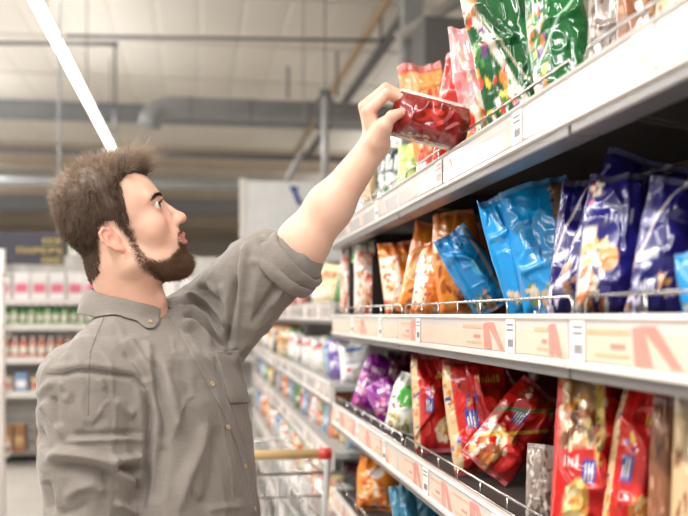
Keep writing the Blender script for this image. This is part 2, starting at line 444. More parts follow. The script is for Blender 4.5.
row(packet_proto('packet', .12, .1, .24, Wp, Wp, 'plain white packet on the upper far shelf', 'packet', 'plain white packets on the upper far shelf'), xr(170, 236, .15), YS+.12, zAt(300)+.001, rr)
row(packet_proto('packet', .15, .1, .16, Wp, mat('pale_green_print', (180,206,170), .4), 'white packet with a green panel on top of the far shelving', 'packet', 'white packets on top of the far shelving'), xr(6, 100, .21), YS+.25, 2.051, rr)
row(packet_proto('packet', .12, .1, .15, mat('beige_packet', (204,184,150), .5), Rd, 'beige packet on the far shelf second from the bottom', 'packet', 'beige packets on the far shelf'), xr(4, 100, .3), YS+.12, zAt(392)+.001, rr)
row(packet_proto('packet', .12, .1, .19, mat('blue_packet', (128,150,184), .5), Wp, 'pale blue packet on the far shelf second from the bottom', 'packet', 'blue packets on the far shelf'), [x+.15 for x in xr(4, 90, .3)], YS+.12, zAt(392)+.001, rr)
# wire baskets of brown packs at the foot
M_wire = mat('dark_wire', (96,92,90), .4, .6)
def basket(x, y, label):
    t = empty('wire_basket', (x, y, .13)); tagp(t, label, 'basket', 'wire baskets at the foot of the far shelving')
    b = MB()
    for z in (0, .1, .2, .3): b.tube([(-.19,-.15,z),(.19,-.15,z),(.19,.15,z),(-.19,.15,z)], .004, 5, closed=True)
    for k in range(8):
        xx = -.19+k*.38/7; b.tube([(xx,-.15,.3),(xx,-.15,0),(xx,.15,0),(xx,.15,.3)], .003, 5)
    b.build('basket_frame', M_wire, t)
bx = xr(2, 78, .42)
for i, x in enumerate(bx): basket(x+.1, YS-.2, 'dark wire basket of brown packs at the foot of the far shelving')
pp_ = packet_proto('packet', .10, .12, .26, mat('brown_packet', (150,104,66), .5), mat('tan_print', (204,164,110), .5), 'brown pack standing in a wire basket at the foot of the far shelving', 'packet', 'brown packs in the wire baskets')
row(pp_, [x+.1+d for x in bx for d in (-.118, 0, .118)], YS-.2, .135, rr)

# wire display stand at the left picture edge
t = empty('display_stand', tuple(W(2, 315, 5.6))[:2]+(0,)); tagp(t, 'pale wire display stand cut by the left picture edge', 'display stand')
MB().tube([(0,0,.02),(0,0,1.85)], .022, 10).build('pole', M_offw, t, True)
MB().lathe([(.22,0),(.22,.015),(.03,.03),(.025,.05)], n=20).build('base', M_offw, t, True)
for z in (.55, .95, 1.3, 1.62):
    b = MB()
    for zz in (0, .07): b.tube([(-.3,-.14,z+zz),(.02,-.14,z+zz),(.02,.14,z+zz),(-.3,.14,z+zz)], .006, 6, closed=True)
    for k in range(5): b.tube([(-.3+k*.08,-.14,z+.07),(-.3+k*.08,-.14,z),(-.3+k*.08,.14,z),(-.3+k*.08,.14,z+.07)], .004, 5)
    b.build('basket', M_offw, t)
# ================================================================== gondola shelving by the man
XF = .48; XB = .95
M_peach = mat('peach_strip', (240,212,190), .35, var=.05, scale=14, coat=.4)
M_redp = mat('red_strip_print', (228,150,136), .35, var=.12, scale=30, coat=.4)
M_tan = mat('tan_strip_print', (232,190,150), .35, var=.1, scale=40, coat=.4)
M_tag = mat('paper_tag', (246,244,240), .45, var=.01)
M_ink = mat('tag_ink', (120,116,118), .6)
def rail(sh, y0, y1, ztop, zbot, kind, seed):
    """price rail: back plate, rounded top lip and lower lip; printed strip and paper tags as sub-parts"""
    r = random.Random(seed)
    pr = [(XF+.022, ztop-.012), (XF+.012, ztop), (XF+.003, ztop-.001), (XF, ztop-.006), (XF+.004, ztop-.010), (XF+.006, zbot+.012),
          (XF+.001, zbot+.008), (XF, zbot+.002), (XF+.004, zbot), (XF+.016, zbot), (XF+.022, zbot+.006)]
    MB().prism(pr, 'y', y0+.002, y1-.002).build('price_rail', M_offw, sh)
    MB().box(XF+.006, y0+.004, zbot-.014, XF+.05, y1-.004, zbot+.003, .003).build('under_lip', M_grey, sh)
    h = ztop-zbot; a, b = zbot+.013, ztop-.011; xs = XF+.0055
    def quad(mb, p, off): mb.add([(xs-off, q[0], q[1]) for q in p]+[(xs-off+.0008, q[0], q[1]) for q in p], [(3,2,1,0),(4,5,6,7),(0,1,5,4),(1,2,6,5),(2,3,7,6),(3,0,4,7)])
    if kind in ('promo', 'promo2'):
        mb = MB(); quad(mb, [(y0+.01, a), (y1-.01, a), (y1-.01, b), (y0+.01, b)], .0010); mb.build('printed_strip', M_peach, sh)
        fig = [(onX(q, XF)[1]-w_*.5, w_) for q, w_ in ((650,.12),(552,.055),(490,.12),(413,.10),(362,.10))] if kind == 'promo' else [(y0+.06+.24*q+r.uniform(0, .05), r.uniform(.08, .12)) for q in range(4)]
        for y, wd in fig:
            if y < y0+.01 or y+wd > y1-.02: continue
            mr = MB(); mt = MB()
            # leaning red shape (a slanted figure) and small slabs beside it
            quad(mr, [(y, a+.002), (y+.022, a+.002), (y+wd*.75, b-.003), (y+wd*.45, b-.003)], .0020)
            quad(mr, [(y+wd*.5, a+.002), (y+wd*.85, a+.002), (y+wd*.9, b-.006), (y+wd*.7, b-.003)], .0021)
            quad(mt, [(y+wd*.95, b-.014), (min(y+wd*1.9, y1-.01), b-.014), (min(y+wd*1.9, y1-.01), b-.008), (y+wd*.95, b-.008)], .0020)
            quad(mt, [(y+wd*.95, a+.008), (min(y+wd*1.7, y1-.01), a+.008), (min(y+wd*1.7, y1-.01), a+.012), (y+wd*.95, a+.012)], .0020)
            quad(mr, [(y+wd*1.05, a+.018), (y+wd*1.35, a+.018), (y+wd*1.35, a+.024), (y+wd*1.05, a+.024)], .0020)
            mr.build('red_print', M_redp, sh); mt.build('tan_print', M_tan, sh)
        
    elif kind == 'plain':
        mb = MB(); quad(mb, [(y0+.01, a), (y1-.01, a), (y1-.01, b), (y0+.01, b)], .0010)
        mb.build('clear_strip', mat('clear_strip', (222,216,212), .2, coat=.6, var=.04, scale=9), sh)
        y = y0+.12+r.uniform(0, .1)
        while y < y1-.2:
            wd = r.uniform(.04, .12); mr = MB(); quad(mr, [(y, a+.003), (y+wd*.7, a+.003), (y+wd, b-.004), (y+wd*.4, b-.004)], .0018); mr.build('faint_print', mat('faint_print', (234,206,196), .3, coat=.5), sh); y += wd+r.uniform(.12, .3)
    return quad, a, b, xs
def tagcard(sh, quad, y, wd, a, b, red=False):
    t = MB(); quad(t, [(y, a-.002), (y+wd, a-.002), (y+wd, b+.002), (y, b+.002)], .0032)
    c = t.build('price_tag', M_tag, sh)
    k = MB(); n = 9
    for i in range(n):
        yy = y+wd*.14+i*wd*.07; quad(k, [(yy, a+.008), (yy+wd*(.025 if i % 3 else .045), a+.008), (yy+wd*(.025 if i % 3 else .045), a+.02), (yy, a+.02)], .0036)
    for q in range(2): quad(k, [(y+wd*.14, b-.008-q*.008), (y+wd*.86, b-.008-q*.008), (y+wd*.86, b-.005-q*.008), (y+wd*.14, b-.005-q*.008)], .0036)
    k.build('tag_print', M_redp if red else M_ink, sh)
def fence(sh, y0, y1, zd, hh):
    x = XF+.02
    MB().tube([(x, y0+.02, zd), (x, y0+.02, zd+hh-.01), (x, y0+.03, zd+hh), (x, y1-.03, zd+hh), (x, y1-.02, zd+hh-.01), (x, y1-.02, zd)], .0024, 8).build('wire_guard', M_chrome, sh, True)
    b = MB().tube([(x, y0+.02, zd+.012), (x, y1-.02, zd+.012)], .002, 6)
    k = y0+.14
    while k < y1-.08: b.tube([(x, k, zd), (x, k, zd+hh)], .0018, 6); k += .142
    b.build('wire_guard', M_chrome, sh, True)
SEC = [(.10, 1.13), (1.13, 2.16), (2.16, 3.26)]
DECKS = [(1.742, 1.762, 1.692, 'plain', .045), (1.428, 1.442, 1.369, 'promo', .037), (1.106, 1.121, 1.044, 'promo2', .037), (.80, .812, .738, 'promo2', .037), (.49, .502, .43, 'plain', .037)]
names = ['nearest the right picture edge', 'in the middle of the near run', 'farthest of the tall near bays, by the trolley']
tags_at = {(1, 0): [(1.075, .042)], (1, 1): [(1.33, .04), (1.93, .035)], (1, 2): [(2.35, .04), (2.8, .04)], (0, 1): [(1.75, .05), (1.3, .04)], (0, 2): [(2.4, .04)], (2, 1): [(1.4, .04), (1.86, .045)], (2, 2): [(2.3, .04), (2.7, .05), (3.1, .04)], (0, 0): [(.9, .05)], (3, 2): [(2.6, .05), (3.0, .05)]}
for i, (y0, y1) in enumerate(SEC):
    t = empty('shelving_bay', (XF+.2, (y0+y1)/2, 0)); tagp(t, 'tall shelving bay of snack bags, '+names[i], 'shelving', 'tall shelving bays of bags')
    o = t.location.copy()
    def fixl(ob):
        ob.location = -o
    parts = []
    b = MB().box(XB, y0+.004, .02, XB+.03, y1-.004, 2.1).build('back_panel', M_dark2, t); fixl(b)
    b = MB().box(XF+.03, y0+.004, 0, XB, y1-.004, .15, .004).build('base', M_dark, t); fixl(b)
    for yy in ((y0+.001, y0+.02), (y1-.02, y1-.001)):
        b = MB().box(XB-.05, yy[0], 0, XB, yy[1], 2.1).build('upright', M_dark, t); fixl(b)
    for k, (zd, zt, zb, kind, fh) in enumerate(DECKS):
        sh = MB().box(XF+.016, y0+.003, zd-.006, XB, y1-.003, zd, .001).box(XF+.05, y0+.003, zd-.03, XF+.056, y1-.003, zd-.005).box(XB-.03, y0+.02, zd-.035, XB-.024, y1-.02, zd-.005)
        for yy in (y0+.006, y1-.016): sh.prism([(XF+.05, zd-.006), (XB, zd-.006), (XB, zd-.09), (XF+.05, zd-.03)], 'y', yy, yy+.01)
        sh = sh.build('shelf', M_dark, t); fixl(sh)
        quad, a, bb, xs = rail(sh, y0, y1, zt, zb, kind, 10*i+k+1)
        for (ty, tw) in tags_at.get((k, i), []): tagcard(sh, quad, ty, tw, a, bb, red=(tw > .045))
        fence(sh, y0, y1, zd, fh)
# ---- lower run of shelving beyond
SEC2 = [(3.30, 4.5), (4.5, 5.7), (5.7, 6.9), (6.9, 8.1)]
names2 = ['nearest of the lower run beyond the tall bays', 'second of the lower run beyond the tall bays', 'third of the lower run beyond the tall bays', 'farthest of the lower run']
DK2 = [(1.482, 1.494, 1.418), (1.175, 1.187, 1.11), (.925, .937, .86), (.6, .612, .54), (.3, .312, .24)]
for i, (y0, y1) in enumerate(SEC2):
    t = empty('shelving_bay', (XF+.2, (y0+y1)/2, 0)); tagp(t, 'white-railed shelving bay of small packs, '+names2[i], 'shelving', 'lower shelving bays beyond')
    o = t.location.copy()
    b = MB().box(XB, y0+.004, .02, XB+.03, y1-.004, 1.66).build('back_panel', mat('grey_back_panel', (150,146,142), .6), t); b.location = -o
    b = MB().box(XF+.03, y0+.004, 0, XB, y1-.004, .15, .004).build('base', M_dark, t); b.location = -o
    for k, (zd, zt, zb) in enumerate(DK2):
        sh = MB().box(XF+.016, y0+.003, zd-.02, XB, y1-.003, zd, .001).build('shelf', mat('grey_shelf', (168,164,160), .5), t); sh.location = -o
        quad, a, bb, xs = rail(sh, y0, y1, zt, zb, 'plain', 70+10*i+k)
        for ty in (y0+.3, y0+.75): tagcard(sh, quad, ty, .07, a, bb, red=(k % 2 == 0))
# black dividers on the middle shelf
for (py, lab) in ((3.12, 'black divider plate between the two white and orange bags'), (2.725, 'black divider plate left of the orange bags on the middle shelf')):
    o = MB().prism([(XF+.05, 1.4285), (XB-.01, 1.4285), (XB-.01, 1.67), (XF+.12, 1.67), (XF+.05, 1.62)], 'y', py, py+.006).build('shelf_divider', M_black); tagp(o, lab, 'divider')

# ================================================================== shopping trolley
def trolley(x, y):
    t = empty('shopping_trolley', (x, y, 0)); tagp(t, 'wire shopping trolley with a tan handle and red end cap behind the man', 'trolley')
    w2 = .27
    ch = M_chrome
    MB().tube([(-w2+.03, 0, 1.0), (w2-.035, 0, 1.0)], .0155, 14).build('handle', mat('tan_handle', (228,196,140), .4, coat=.3), t, True)
    for s in (-1, 1):
        MB().tube([(s*(w2-.04), 0, 1.0), (s*(w2+.0), 0, 1.0)], .0185, 14).build('end_cap', mat('red_cap', (206,52,40), .35, coat=.4), t, True)
        MB().tube([(s*(w2-.01), 0, 1.0), (s*(w2-.01), .03, .9), (s*(w2-.02), .16, .45), (s*(w2-.02), .2, .22), (s*(w2-.04), .8, .18)], .011, 10).build('side_frame', mat('white_tube', (222,222,222), .3, .5), t, True)
    b = MB()
    for k in range(6):
        z = .93-k*.075; f_ = k/5; yb = .05+.03*f_; ye = .85-.1*f_; wb = w2-.02-.015*f_; we = w2-.07-.015*f_
        b.tube([(-wb, yb, z), (wb, yb, z), (we, ye, z), (-we, ye, z)], .0035 if k else .006, 6, closed=True)
    for k in range(15):
        f_ = -1+2*k/14
        b.tube([(f_*(w2-.02), .05, .93), (f_*(w2-.035), .08, .555), (f_*(w2-.085), .75, .555), (f_*(w2-.07), .85, .93)], .0022, 5)
    for s in (-1, 1):
        for k in range(1, 13):
            f_ = k/13; yt = .05+.8*f_; xt = w2-.02-.05*f_
            b.tube([(s*xt, yt, .93), (s*(xt-.015), .08+.67*f_, .555)], .0022, 5)
    b.build('basket', ch, t, True)
    MB().tube([(-w2+.04, .2, .2), (w2-.04, .2, .2)], .009, 8).tube([(-w2+.06, .8, .18), (w2-.06, .8, .18)], .009, 8).build('lower_frame', ch, t, True)
    for sx, sy in ((-1, .16), (1, .16), (-1, .82), (1, .82)):
        c = MB().tube([(sx*(w2-.05)-.014, sy, .06), (sx*(w2-.05)+.014, sy, .06)], .06, 18).build('wheel', M_black, t, True)
        MB().box(sx*(w2-.05)-.02, sy-.012, .055, sx*(w2-.05)-.016, sy+.012, .2).box(sx*(w2-.05)+.016, sy-.012, .055, sx*(w2-.05)+.02, sy+.012, .2).build('fork', ch, c)
    return t
hp = W(331, 455, 2.86)
tr = trolley(hp.x-.27, hp.y)
o = MB().box(-.04, -.03, 0, .04, .03, .12, .01).build('packet', mat('blue_trolley_packet', (60,130,200), .4, coat=.3), loc=(hp.x-.14, hp.y+.2, .56)); tagp(o, 'small blue packet lying in the trolley basket', 'packet')
MB().box(-.041, -.032, .04, .041, -.029, .08).build('printed_panel', M_tag, o)
# ================================================================== snack bags
M_film = mat('printed_film', rough=.2, var=.04, scale=30, bump=.35, bscale=38, coat=.6, attr=True, spec=.6)
M_seal = mat('silver_seal', (206,198,190), .3, .3, coat=.3)
def lin(c): return np.array(s2l(c))
def paint(u, v, base, shapes, seed):
    c = np.repeat(lin(base)[None], len(u), 0)
    rs = np.random.RandomState(seed)
    def mix(m, col): 
        m = m[:, None]; c[:] = c*(1-m)+lin(col)*m
    for s in shapes:
        k = s[0]
        if k == 'rect':
            _, u0, v0, u1, v1, col = s
            mix(sst(u0-.01, u0+.01, u)*(1-sst(u1-.01, u1+.01, u))*sst(v0-.01, v0+.01, v)*(1-sst(v1-.01, v1+.01, v)), col)
        elif k == 'ell':
            _, a, b, ra, rb, col = s
            mix(1-sst(.88, 1.08, np.sqrt(((u-a)/ra)**2+((v-b)/rb)**2)), col)
        elif k == 'blobs':          # a printed picture: overlapping morsels
            _, u0, v0, u1, v1, n, sz, cols = s
            for i in range(n):
                a, b = rs.uniform(u0, u1), rs.uniform(v0, v1); r1 = sz*rs.uniform(.6, 1.3); r2 = r1*rs.uniform(.4, .8); t = rs.uniform(0, 3.14)
                du, dv = u-a, (v-b)*1.4
                p, q = du*math.cos(t)+dv*math.sin(t), -du*math.sin(t)+dv*math.cos(t)
                mix(1-sst(.85, 1.1, np.sqrt((p/r1)**2+(q/r2)**2)), cols[rs.randint(len(cols))])
        elif k == 'band':           # slanting band between two lines in v
            _, v0, v1, slope, col = s
            vv = v-slope*(u-.5); mix(sst(v0-.012, v0+.012, vv)*(1-sst(v1-.012, v1+.012, vv)), col)
        elif k == 'marks':          # row of short strokes
            _, u0, v0, u1, v1, n, col = s
            for i in range(n):
                a = u0+(u1-u0)*(i+.5)/n; wd = (u1-u0)/n*.32; top = v1 if rs.rand() > .3 else v0+(v1-v0)*.65
                mix(sst(a-wd, a-wd*.6, u)*(1-sst(a+wd*.6, a+wd, u))*sst(v0-.008, v0+.004, v)*(1-sst(top-.004, top+.008, v)), col)
    return c
PHOTO = [(236,196,120), (206,120,60), (244,226,190), (170,90,50), (232,160,70)]
VEG = [(226,60,44), (244,206,70), (250,240,230), (70,140,60), (236,140,60), (120,70,150)]
def P_red(seed):
    return (208,34,28), [('rect', 0, .06, .13, .94, (222,196,150)), ('blobs', .0, .06, .13, .94, 34, .035, PHOTO+[(52,70,150)]),
        ('rect', .26, .40, .46, .55, (34,62,150)), ('marks', .28, .42, .44, .53, 4, (236,232,220)), ('blobs', .25, .56, .5, .66, 10, .04, VEG),
        ('ell', .72, .22, .22, .12, (240,200,140)), ('blobs', .5, .1, .95, .32, 26, .07, PHOTO), ('marks', .55, .74, .9, .80, 7, (244,214,80))], 
def P_redpic(seed):
    return (206,30,26), [('blobs', .08, .05, .6, .42, 40, .08, PHOTO+[(252,240,220), (240,120,60)]), ('rect', .3, .55, .52, .7, (36,60,150)), ('marks', .32, .57, .5, .68, 4, (240,236,228)),
        ('band', .44, .48, .5, (240,190,60)), ('band', .72, .76, .4, (60,130,60)), ('blobs', .05, .8, .95, .95, 14, .05, PHOTO)]
def P_redfig(seed):
    return (204,32,30), [('rect', .05, .55, .62, .96, (190,150,110)), ('blobs', .05, .55, .62, .95, 50, .06, PHOTO+[(120,70,40), (250,238,214)]), ('rect', .50, .45, .60, .96, (216,186,90)), ('blobs', .5, .45, .6, .95, 14, .025, [(40,60,140), (230,60,50), (60,60,60)]),
        ('rect', .34, .34, .52, .48, (40,66,160)), ('marks', .36, .36, .5, .46, 3, (240,236,228)), ('ell', .3, .2, .17, .17, (246,204,110)), ('ell', .3, .1, .2, .07, (248,222,160)), ('blobs', .15, .08, .45, .3, 10, .05, [(250,230,180), (232,150,70)]), ('marks', .1, .45, .3, .5, 5, (250,220,210))]
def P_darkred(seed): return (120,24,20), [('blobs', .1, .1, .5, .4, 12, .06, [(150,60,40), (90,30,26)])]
def P_orange(seed):
    return (240,126,26), [('rect', 0, .12, .42, .8, (248,230,206)), ('blobs', 0, .1, .42, .8, 36, .055, [(232,90,50), (250,236,214), (240,150,80), (214,70,50), (246,190,120)]), ('marks', .5, .7, .9, .78, 5, (250,226,160)), ('blobs', .5, .05, .95, .3, 16, .06, PHOTO)]
def P_orange2(seed):
    return (242,138,36), [('blobs', .1, .06, .9, .5, 50, .075, [(246,206,150), (226,110,50), (250,232,200), (206,90,40)]), ('ell', .5, .68, .2, .09, (250,236,220))]
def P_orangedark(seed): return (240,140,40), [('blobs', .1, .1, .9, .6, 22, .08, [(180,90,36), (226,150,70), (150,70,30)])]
def P_whiteor(seed):
    return (246,232,220), [('blobs', .05, .05, .95, .6, 60, .075, [(226,84,44), (240,150,80), (250,238,226), (206,60,40), (246,196,150)]), ('rect', .1, .66, .8, .84, (236,110,60)), ('marks', .14, .68, .76, .82, 5, (252,244,236)), ('rect', .82, .0, 1, 1, (36,30,30))]
def P_blue(seed):
    return (14,144,214), [('blobs', .05, .04, .55, .24, 26, .06, [(230,206,160), (196,150,100), (246,236,214), (90,120,60)]), ('ell', .68, .5, .16, .10, (60,180,232)), ('rect', .86, .05, .93, .95, (176,170,160))]
def P_blue2(seed):
    return (18,150,220), [('rect', .75, .1, .9, .96, (170,140,110)), ('blobs', .74, .1, .9, .9, 18, .03, PHOTO+[(60,60,60)]), ('blobs', .1, .06, .6, .22, 18, .06, [(236,220,190), (120,140,80), (220,190,150)])]
def P_navy(seed):
    return (34,28,112), [('rect', .02, .05, .22, .6, (236,226,214)), ('blobs', .05, .04, .5, .5, 34, .07, [(226,140,70), (244,226,206), (190,110,60), (250,244,236), (232,180,110)]), ('marks', .3, .62, .75, .70, 6, (196,196,220)), ('ell', .45, .38, .16, .08, (226,150,90)), ('blobs', .04, .7, .22, .95, 10, .05, [(226,130,70), (206,60,60), (230,214,190)])]
def P_navy2(seed):
    return (32,26,106), [('rect', .05, .4, .5, .46, (226,224,236)), ('marks', .08, .18, .5, .26, 6, (220,218,232)), ('blobs', .02, .05, .3, .2, 10, .06, [(230,220,240), (170,120,90)]), ('band', .76, .82, .9, (206,196,200)), ('blobs', .55, .1, .95, .35, 10, .06, [(206,150,90), (190,120,60)])]
def P_green(seed):
    return (6,84,36), [('band', .28, .40, -1.2, (226,206,190)), ('blobs', .0, .4, .2, 1., 26, .05, VEG), ('blobs', .05, .2, .5, .45, 26, .055, VEG), ('band', .52, .55, -.9, (214,196,170)), ('rect', .8, .0, 1, .7, (20,120,56))]
def P_green2(seed):
    return (10,98,42), [('blobs', .02, .1, .3, .8, 44, .055, VEG+[(236,200,180), (230,120,60)]), ('blobs', .3, .02, .9, .16, 16, .05, VEG), ('band', .6, .62, .5, (190,220,196))]
def P_pink(seed):
    return (240,150,150), [('rect', 0, 0, 1, .4, (244,226,196)), ('blobs', .05, .3, .95, .95, 26, .07, [(250,226,220), (236,180,150), (246,236,220), (226,110,110)]), ('blobs', .05, .03, .95, .35, 30, .09, [(246,214,110), (226,60,44), (250,240,214), (236,150,80)])]
def P_purple(seed):
    return (150,30,150), [('blobs', .0, .05, .5, .6, 30, .07, [(250,236,240), (226,110,80), (236,160,190), (206,60,120)]), ('marks', .4, .66, .9, .76, 5, (244,214,236))]
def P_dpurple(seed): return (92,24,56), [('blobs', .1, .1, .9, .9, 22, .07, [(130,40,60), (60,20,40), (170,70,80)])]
def P_whitegreen(seed):
    return (236,240,226), [('ell', .6, .62, .34, .18, (70,180,60)), ('blobs', .1, .4, .9, .6, 16, .06, [(60,150,60), (250,250,240), (206,60,50)]), ('blobs', .05, .03, .95, .3, 30, .08, [(214,190,120), (150,150,80), (240,230,200)])]
def P_clear(seed): return (140,126,116), [('blobs', .02, .05, .98, .9, 60, .07, [(110,90,76), (176,160,146), (90,70,60), (206,196,186)])]
def P_beige(seed): return (206,176,134), [('rect', .0, .0, .5, .35, (232,234,242)), ('blobs', .1, .4, .9, .9, 22, .07, [(150,96,60), (230,206,170), (120,70,40)]), ('rect', .0, .9, 1, 1, (226,206,180))]
def P_brown(seed): return (134,84,56), [('blobs', .05, .05, .95, .9, 34, .08, [(160,100,66), (96,58,40), (190,140,100)])]
def P_lime(seed): return (196,222,120), [('blobs', .1, .1, .9, .8, 16, .09, [(240,246,214), (150,190,70), (60,130,60)])]
def P_bwgreen(seed): return (232,232,226), [('rect', 0, .55, 1, .9, (36,44,44)), ('marks', .1, .6, .9, .8, 4, (240,240,236)), ('blobs', 0, .05, 1, .5, 20, .09, [(30,120,60), (246,246,240), (20,90,50)])]
def P_redwhite(seed): return (214,34,40), [('rect', 0, .3, .45, .7, (246,240,236)), ('marks', .05, .4, .4, .6, 4, (150,30,40))]
def P_teal(seed): return (60,130,160), [('blobs', .05, .1, .9, .6, 22, .08, [(230,236,236), (30,80,110), (190,150,90)])]
def P_white(seed): return (242,242,242), [('ell', .5, .78, .3, .05, (60,110,190)), ('marks', .2, .45, .8, .52, 6, (140,150,190)), ('ell', .3, .3, .09, .06, (220,60,60)), ('ell', .65, .25, .14, .09, (214,196,180))]

def bag_mesh(w, h, d, seed, base, shapes, nu=34, nv=48, crumple=1., flop=0., twist=0.):
    rs = np.random.RandomState(seed)
    u = np.linspace(-1, 1, nu+1); v = np.linspace(-1, 1, nv+1)
    U, V = np.meshgrid(u, v, indexing='ij')
    ph = rs.uniform(0, 9, 4)
    sealv = .91
    vb = np.clip(np.abs(V)/sealv, 0, 1)
    T = (1-np.abs(U)**2.6)**.75 * (1-vb**2.8)**.62
    T = np.clip(T, 0, 1)*(1+.22*(-V)) * (1+.25*vn(U*1.1, V*1.3, ph[0], seed))
    half = d/2*T + .0006
    e = np.exp(-(sealv-np.minimum(np.abs(V), sealv))/.16)
    inn = (1-np.abs(U)**6)*(1-vb**12)
    wob = vn(U*1.6, V*.8, 3.3, seed+5)
    # pleats gathered at the seals, sharp creases across the belly
    pl = np.sin(U*rs.uniform(9, 13)+ph[1]+wob*2)*e*.10*d*inn
    s = .055
    def crease(sd): 
        X, Z_ = U*w/2, V*h/2
        a = ridged(X/s+vn(X*9, Z_*9, 1, sd), Z_/(s*1.4), sd*.7, sd)
        b = ridged(X/(s*.45), Z_/(s*.5)+vn(X*14, Z_*14, 2, sd), sd*.3, sd+3)
        c2 = vn(X/(s*.9), Z_/(s*1.6), 7.1, sd+9)
        return (np.maximum(a-.35, 0)*.9 + np.maximum(b-.45, 0)*.35 + c2*.35)
    amp = .24*d*crumple*inn
    yf = -half - amp*crease(seed+1) - pl
    yb = half + amp*crease(seed+2) - pl
    yb = np.maximum(yb, yf+.0012)
    topg = sst(.3, 1, V)*rs.uniform(.0, .22)
    pinch = (1-.07*T)*(1-topg) + .02*vn(V*3, ph[2], 0, seed)
    X = U*w/2*pinch
    Zc = V*h/2 + .02*h*vn(U*1.4, V*2, 5, seed)*(1-.5*vb)
    # the end seals are wavy
    wave = (.16*d*np.sin(U*rs.uniform(2.2, 4)+ph[3])+.10*d*vn(U*4, V*2, 9, seed))*e*(1+.6*(V > 0))
    def fin(Y):
        y = Y+wave*.8; x = X.copy(); z = Zc.copy()
        # flop of the top
        t = np.clip((z/(h/2)-.35)/.65, 0, 1); ang = flop*t
        zz = h/2*.35; dz = z-zz
        z2 = np.where(t > 0, zz+dz*np.cos(ang)+y*0, z); y = np.where(t > 0, y*np.cos(ang)-dz*np.sin(ang), y)
        z = z2
        a = twist*V
        x, y = x*np.cos(a)-y*np.sin(a), x*np.sin(a)+y*np.cos(a)
        return np.stack([x, y, z], -1).reshape(-1, 3)
    VF, VBk = fin(yf), fin(yb)
    n1 = (nu+1)*(nv+1)
    I = np.arange(nu)[:, None]*(nv+1)+np.arange(nv)[None]
    I = I.ravel()
    qf = np.stack([I, I+nv+1, I+nv+2, I+1], 1)
    qb = np.stack([I, I+1, I+nv+2, I+nv+1], 1)+n1
    def id_(i, j): return i*(nv+1)+j
    rim = [id_(i, 0) for i in range(nu)]+[id_(nu, j) for j in range(nv)]+[id_(i, nv) for i in range(nu, 0, -1)]+[id_(0, j) for j in range(nv, 0, -1)]
    rim = np.array(rim); rn = np.roll(rim, -1)
    qr = np.stack([rn, rim, rim+n1, rn+n1], 1)
    Vv = np.concatenate([VF, VBk]); F = np.concatenate([qf, qb, qr])
    uu = (U.ravel()+1)/2; vv = (V.ravel()+1)/2
    cf = paint(uu, vv, base, shapes, seed); cb = paint(1-uu, vv, base, shapes, seed+1)
    return Vv, F, np.concatenate([cf, cb]), (nu, nv, n1)
ALLBAGS = []
def make_bag(name, label, w, h, d, seed, P, M4=None, crumple=1., flop=0., twist=0., group=None, cat='snack bag', lo=False, seal=None, ftop=None):
    pr = P(seed); base, shapes = pr[0], pr[1]
    nu, nv = (12, 16) if lo else (44, 60)
    V, F, C, (nu, nv, n1) = bag_mesh(w, h, d, seed, base, shapes, nu, nv, crumple, flop, twist)
    # split off the two crimped end seals as parts
    ncut = max(1, int(round(nv*.045)))
    j = np.arange(len(V)) % n1 % (nv+1)
    top = j >= nv-ncut; bot = j <= ncut
    if lo:
        o = mkobj(name, V, F, M_film, None, True, C)
    else:
        ft = top[F].all(1); fb = bot[F].all(1)
        def sub(nm, mask, par, cols=None):
            own = isinstance(cols, str)
            ids = np.unique(F[mask]); mp = -np.ones(len(V), int); mp[ids] = np.arange(len(ids))
            return mkobj(nm, V[ids], mp[F[mask]], M_film, par, True, C[ids] if own else C[ids]*.72+.10 if cols is None else np.repeat(cols[None], len(ids), 0))
        ids_ = None
        o = sub(name, ~(ft | fb), None, 'own')
        sc_ = None if seal is None else lin(seal)
        a = sub('top_seal', ft, o, sc_); b = sub('bottom_seal', fb, o, sc_)
    tagp(o, label, cat, group)
    return o, V
def settle(o, V, x, y, zdeck, yaw, roll, pitch, zc=None):
    M = Matrix.Rotation(yaw, 4, 'Z') @ Matrix.Rotation(pitch, 4, 'X') @ Matrix.Rotation(roll, 4, 'Y')
    A = np.array(M.to_3x3()); Vr = V @ A.T
    z = zdeck - Vr[:, 2].min()+.0008 if zc is None else zc
    Mx = Matrix.Translation((x, y, z)) @ M
    o.matrix_world = Mx
    o.location, o.rotation_euler = Mx.to_translation(), Mx.to_euler()
    # keep inside the bay, behind the wire guard
    wx = Vr[:, 0]+x
    if zc is None and wx.min() < XF+.026: sh_ = XF+.026-wx.min(); o.location.x += sh_; wx = wx+sh_
    over = wx.max()-(XB-.004)
    if over > 0 and zc is None: o.location.x -= over
def bag(px, xp, wpx, top, deck, P, label, yaw=-12, roll=0, pitch=-8, d=None, seed=1, crumple=1., flop=0., twist=0., seal=None, group=None, hk=1., cat='snack bag'):
    """a bag standing on the deck: centre seen in column px, its top about level with row `top`"""
    Z, y = onX(px, xp)
    w = wpx*Z/FPX; ztop = CAMZ+(HY-top)/FPX*Z
    lim = {D0: 9., D1: 1.702, D2: 1.385, D3: 1.06}.get(deck, 9.)
    ztop = min(ztop, lim)
    h = (ztop-deck)*hk
    r = abs(R(roll))
    if r > .05 and hk == 1.: h = max(.06, (h-abs(w*math.sin(r))*.8)/math.cos(r))
    d = d or min(w*.55, .07)
    h = min(h, (lim-.004-deck-.9*abs(w*math.sin(r)))/math.cos(r))/1.03 if deck != D0 else h
    o, V = make_bag('snack_bag', label, w, h, d, seed, P, crumple=crumple, flop=flop, twist=twist, seal=seal, group=group, cat=cat)
    face = -math.atan2(xp, y)
    settle(o, V, xp, y, deck+.0005, face+R(yaw), R(roll), R(pitch))
    o.location.y = onX(px, o.location.x)[1]
    return o
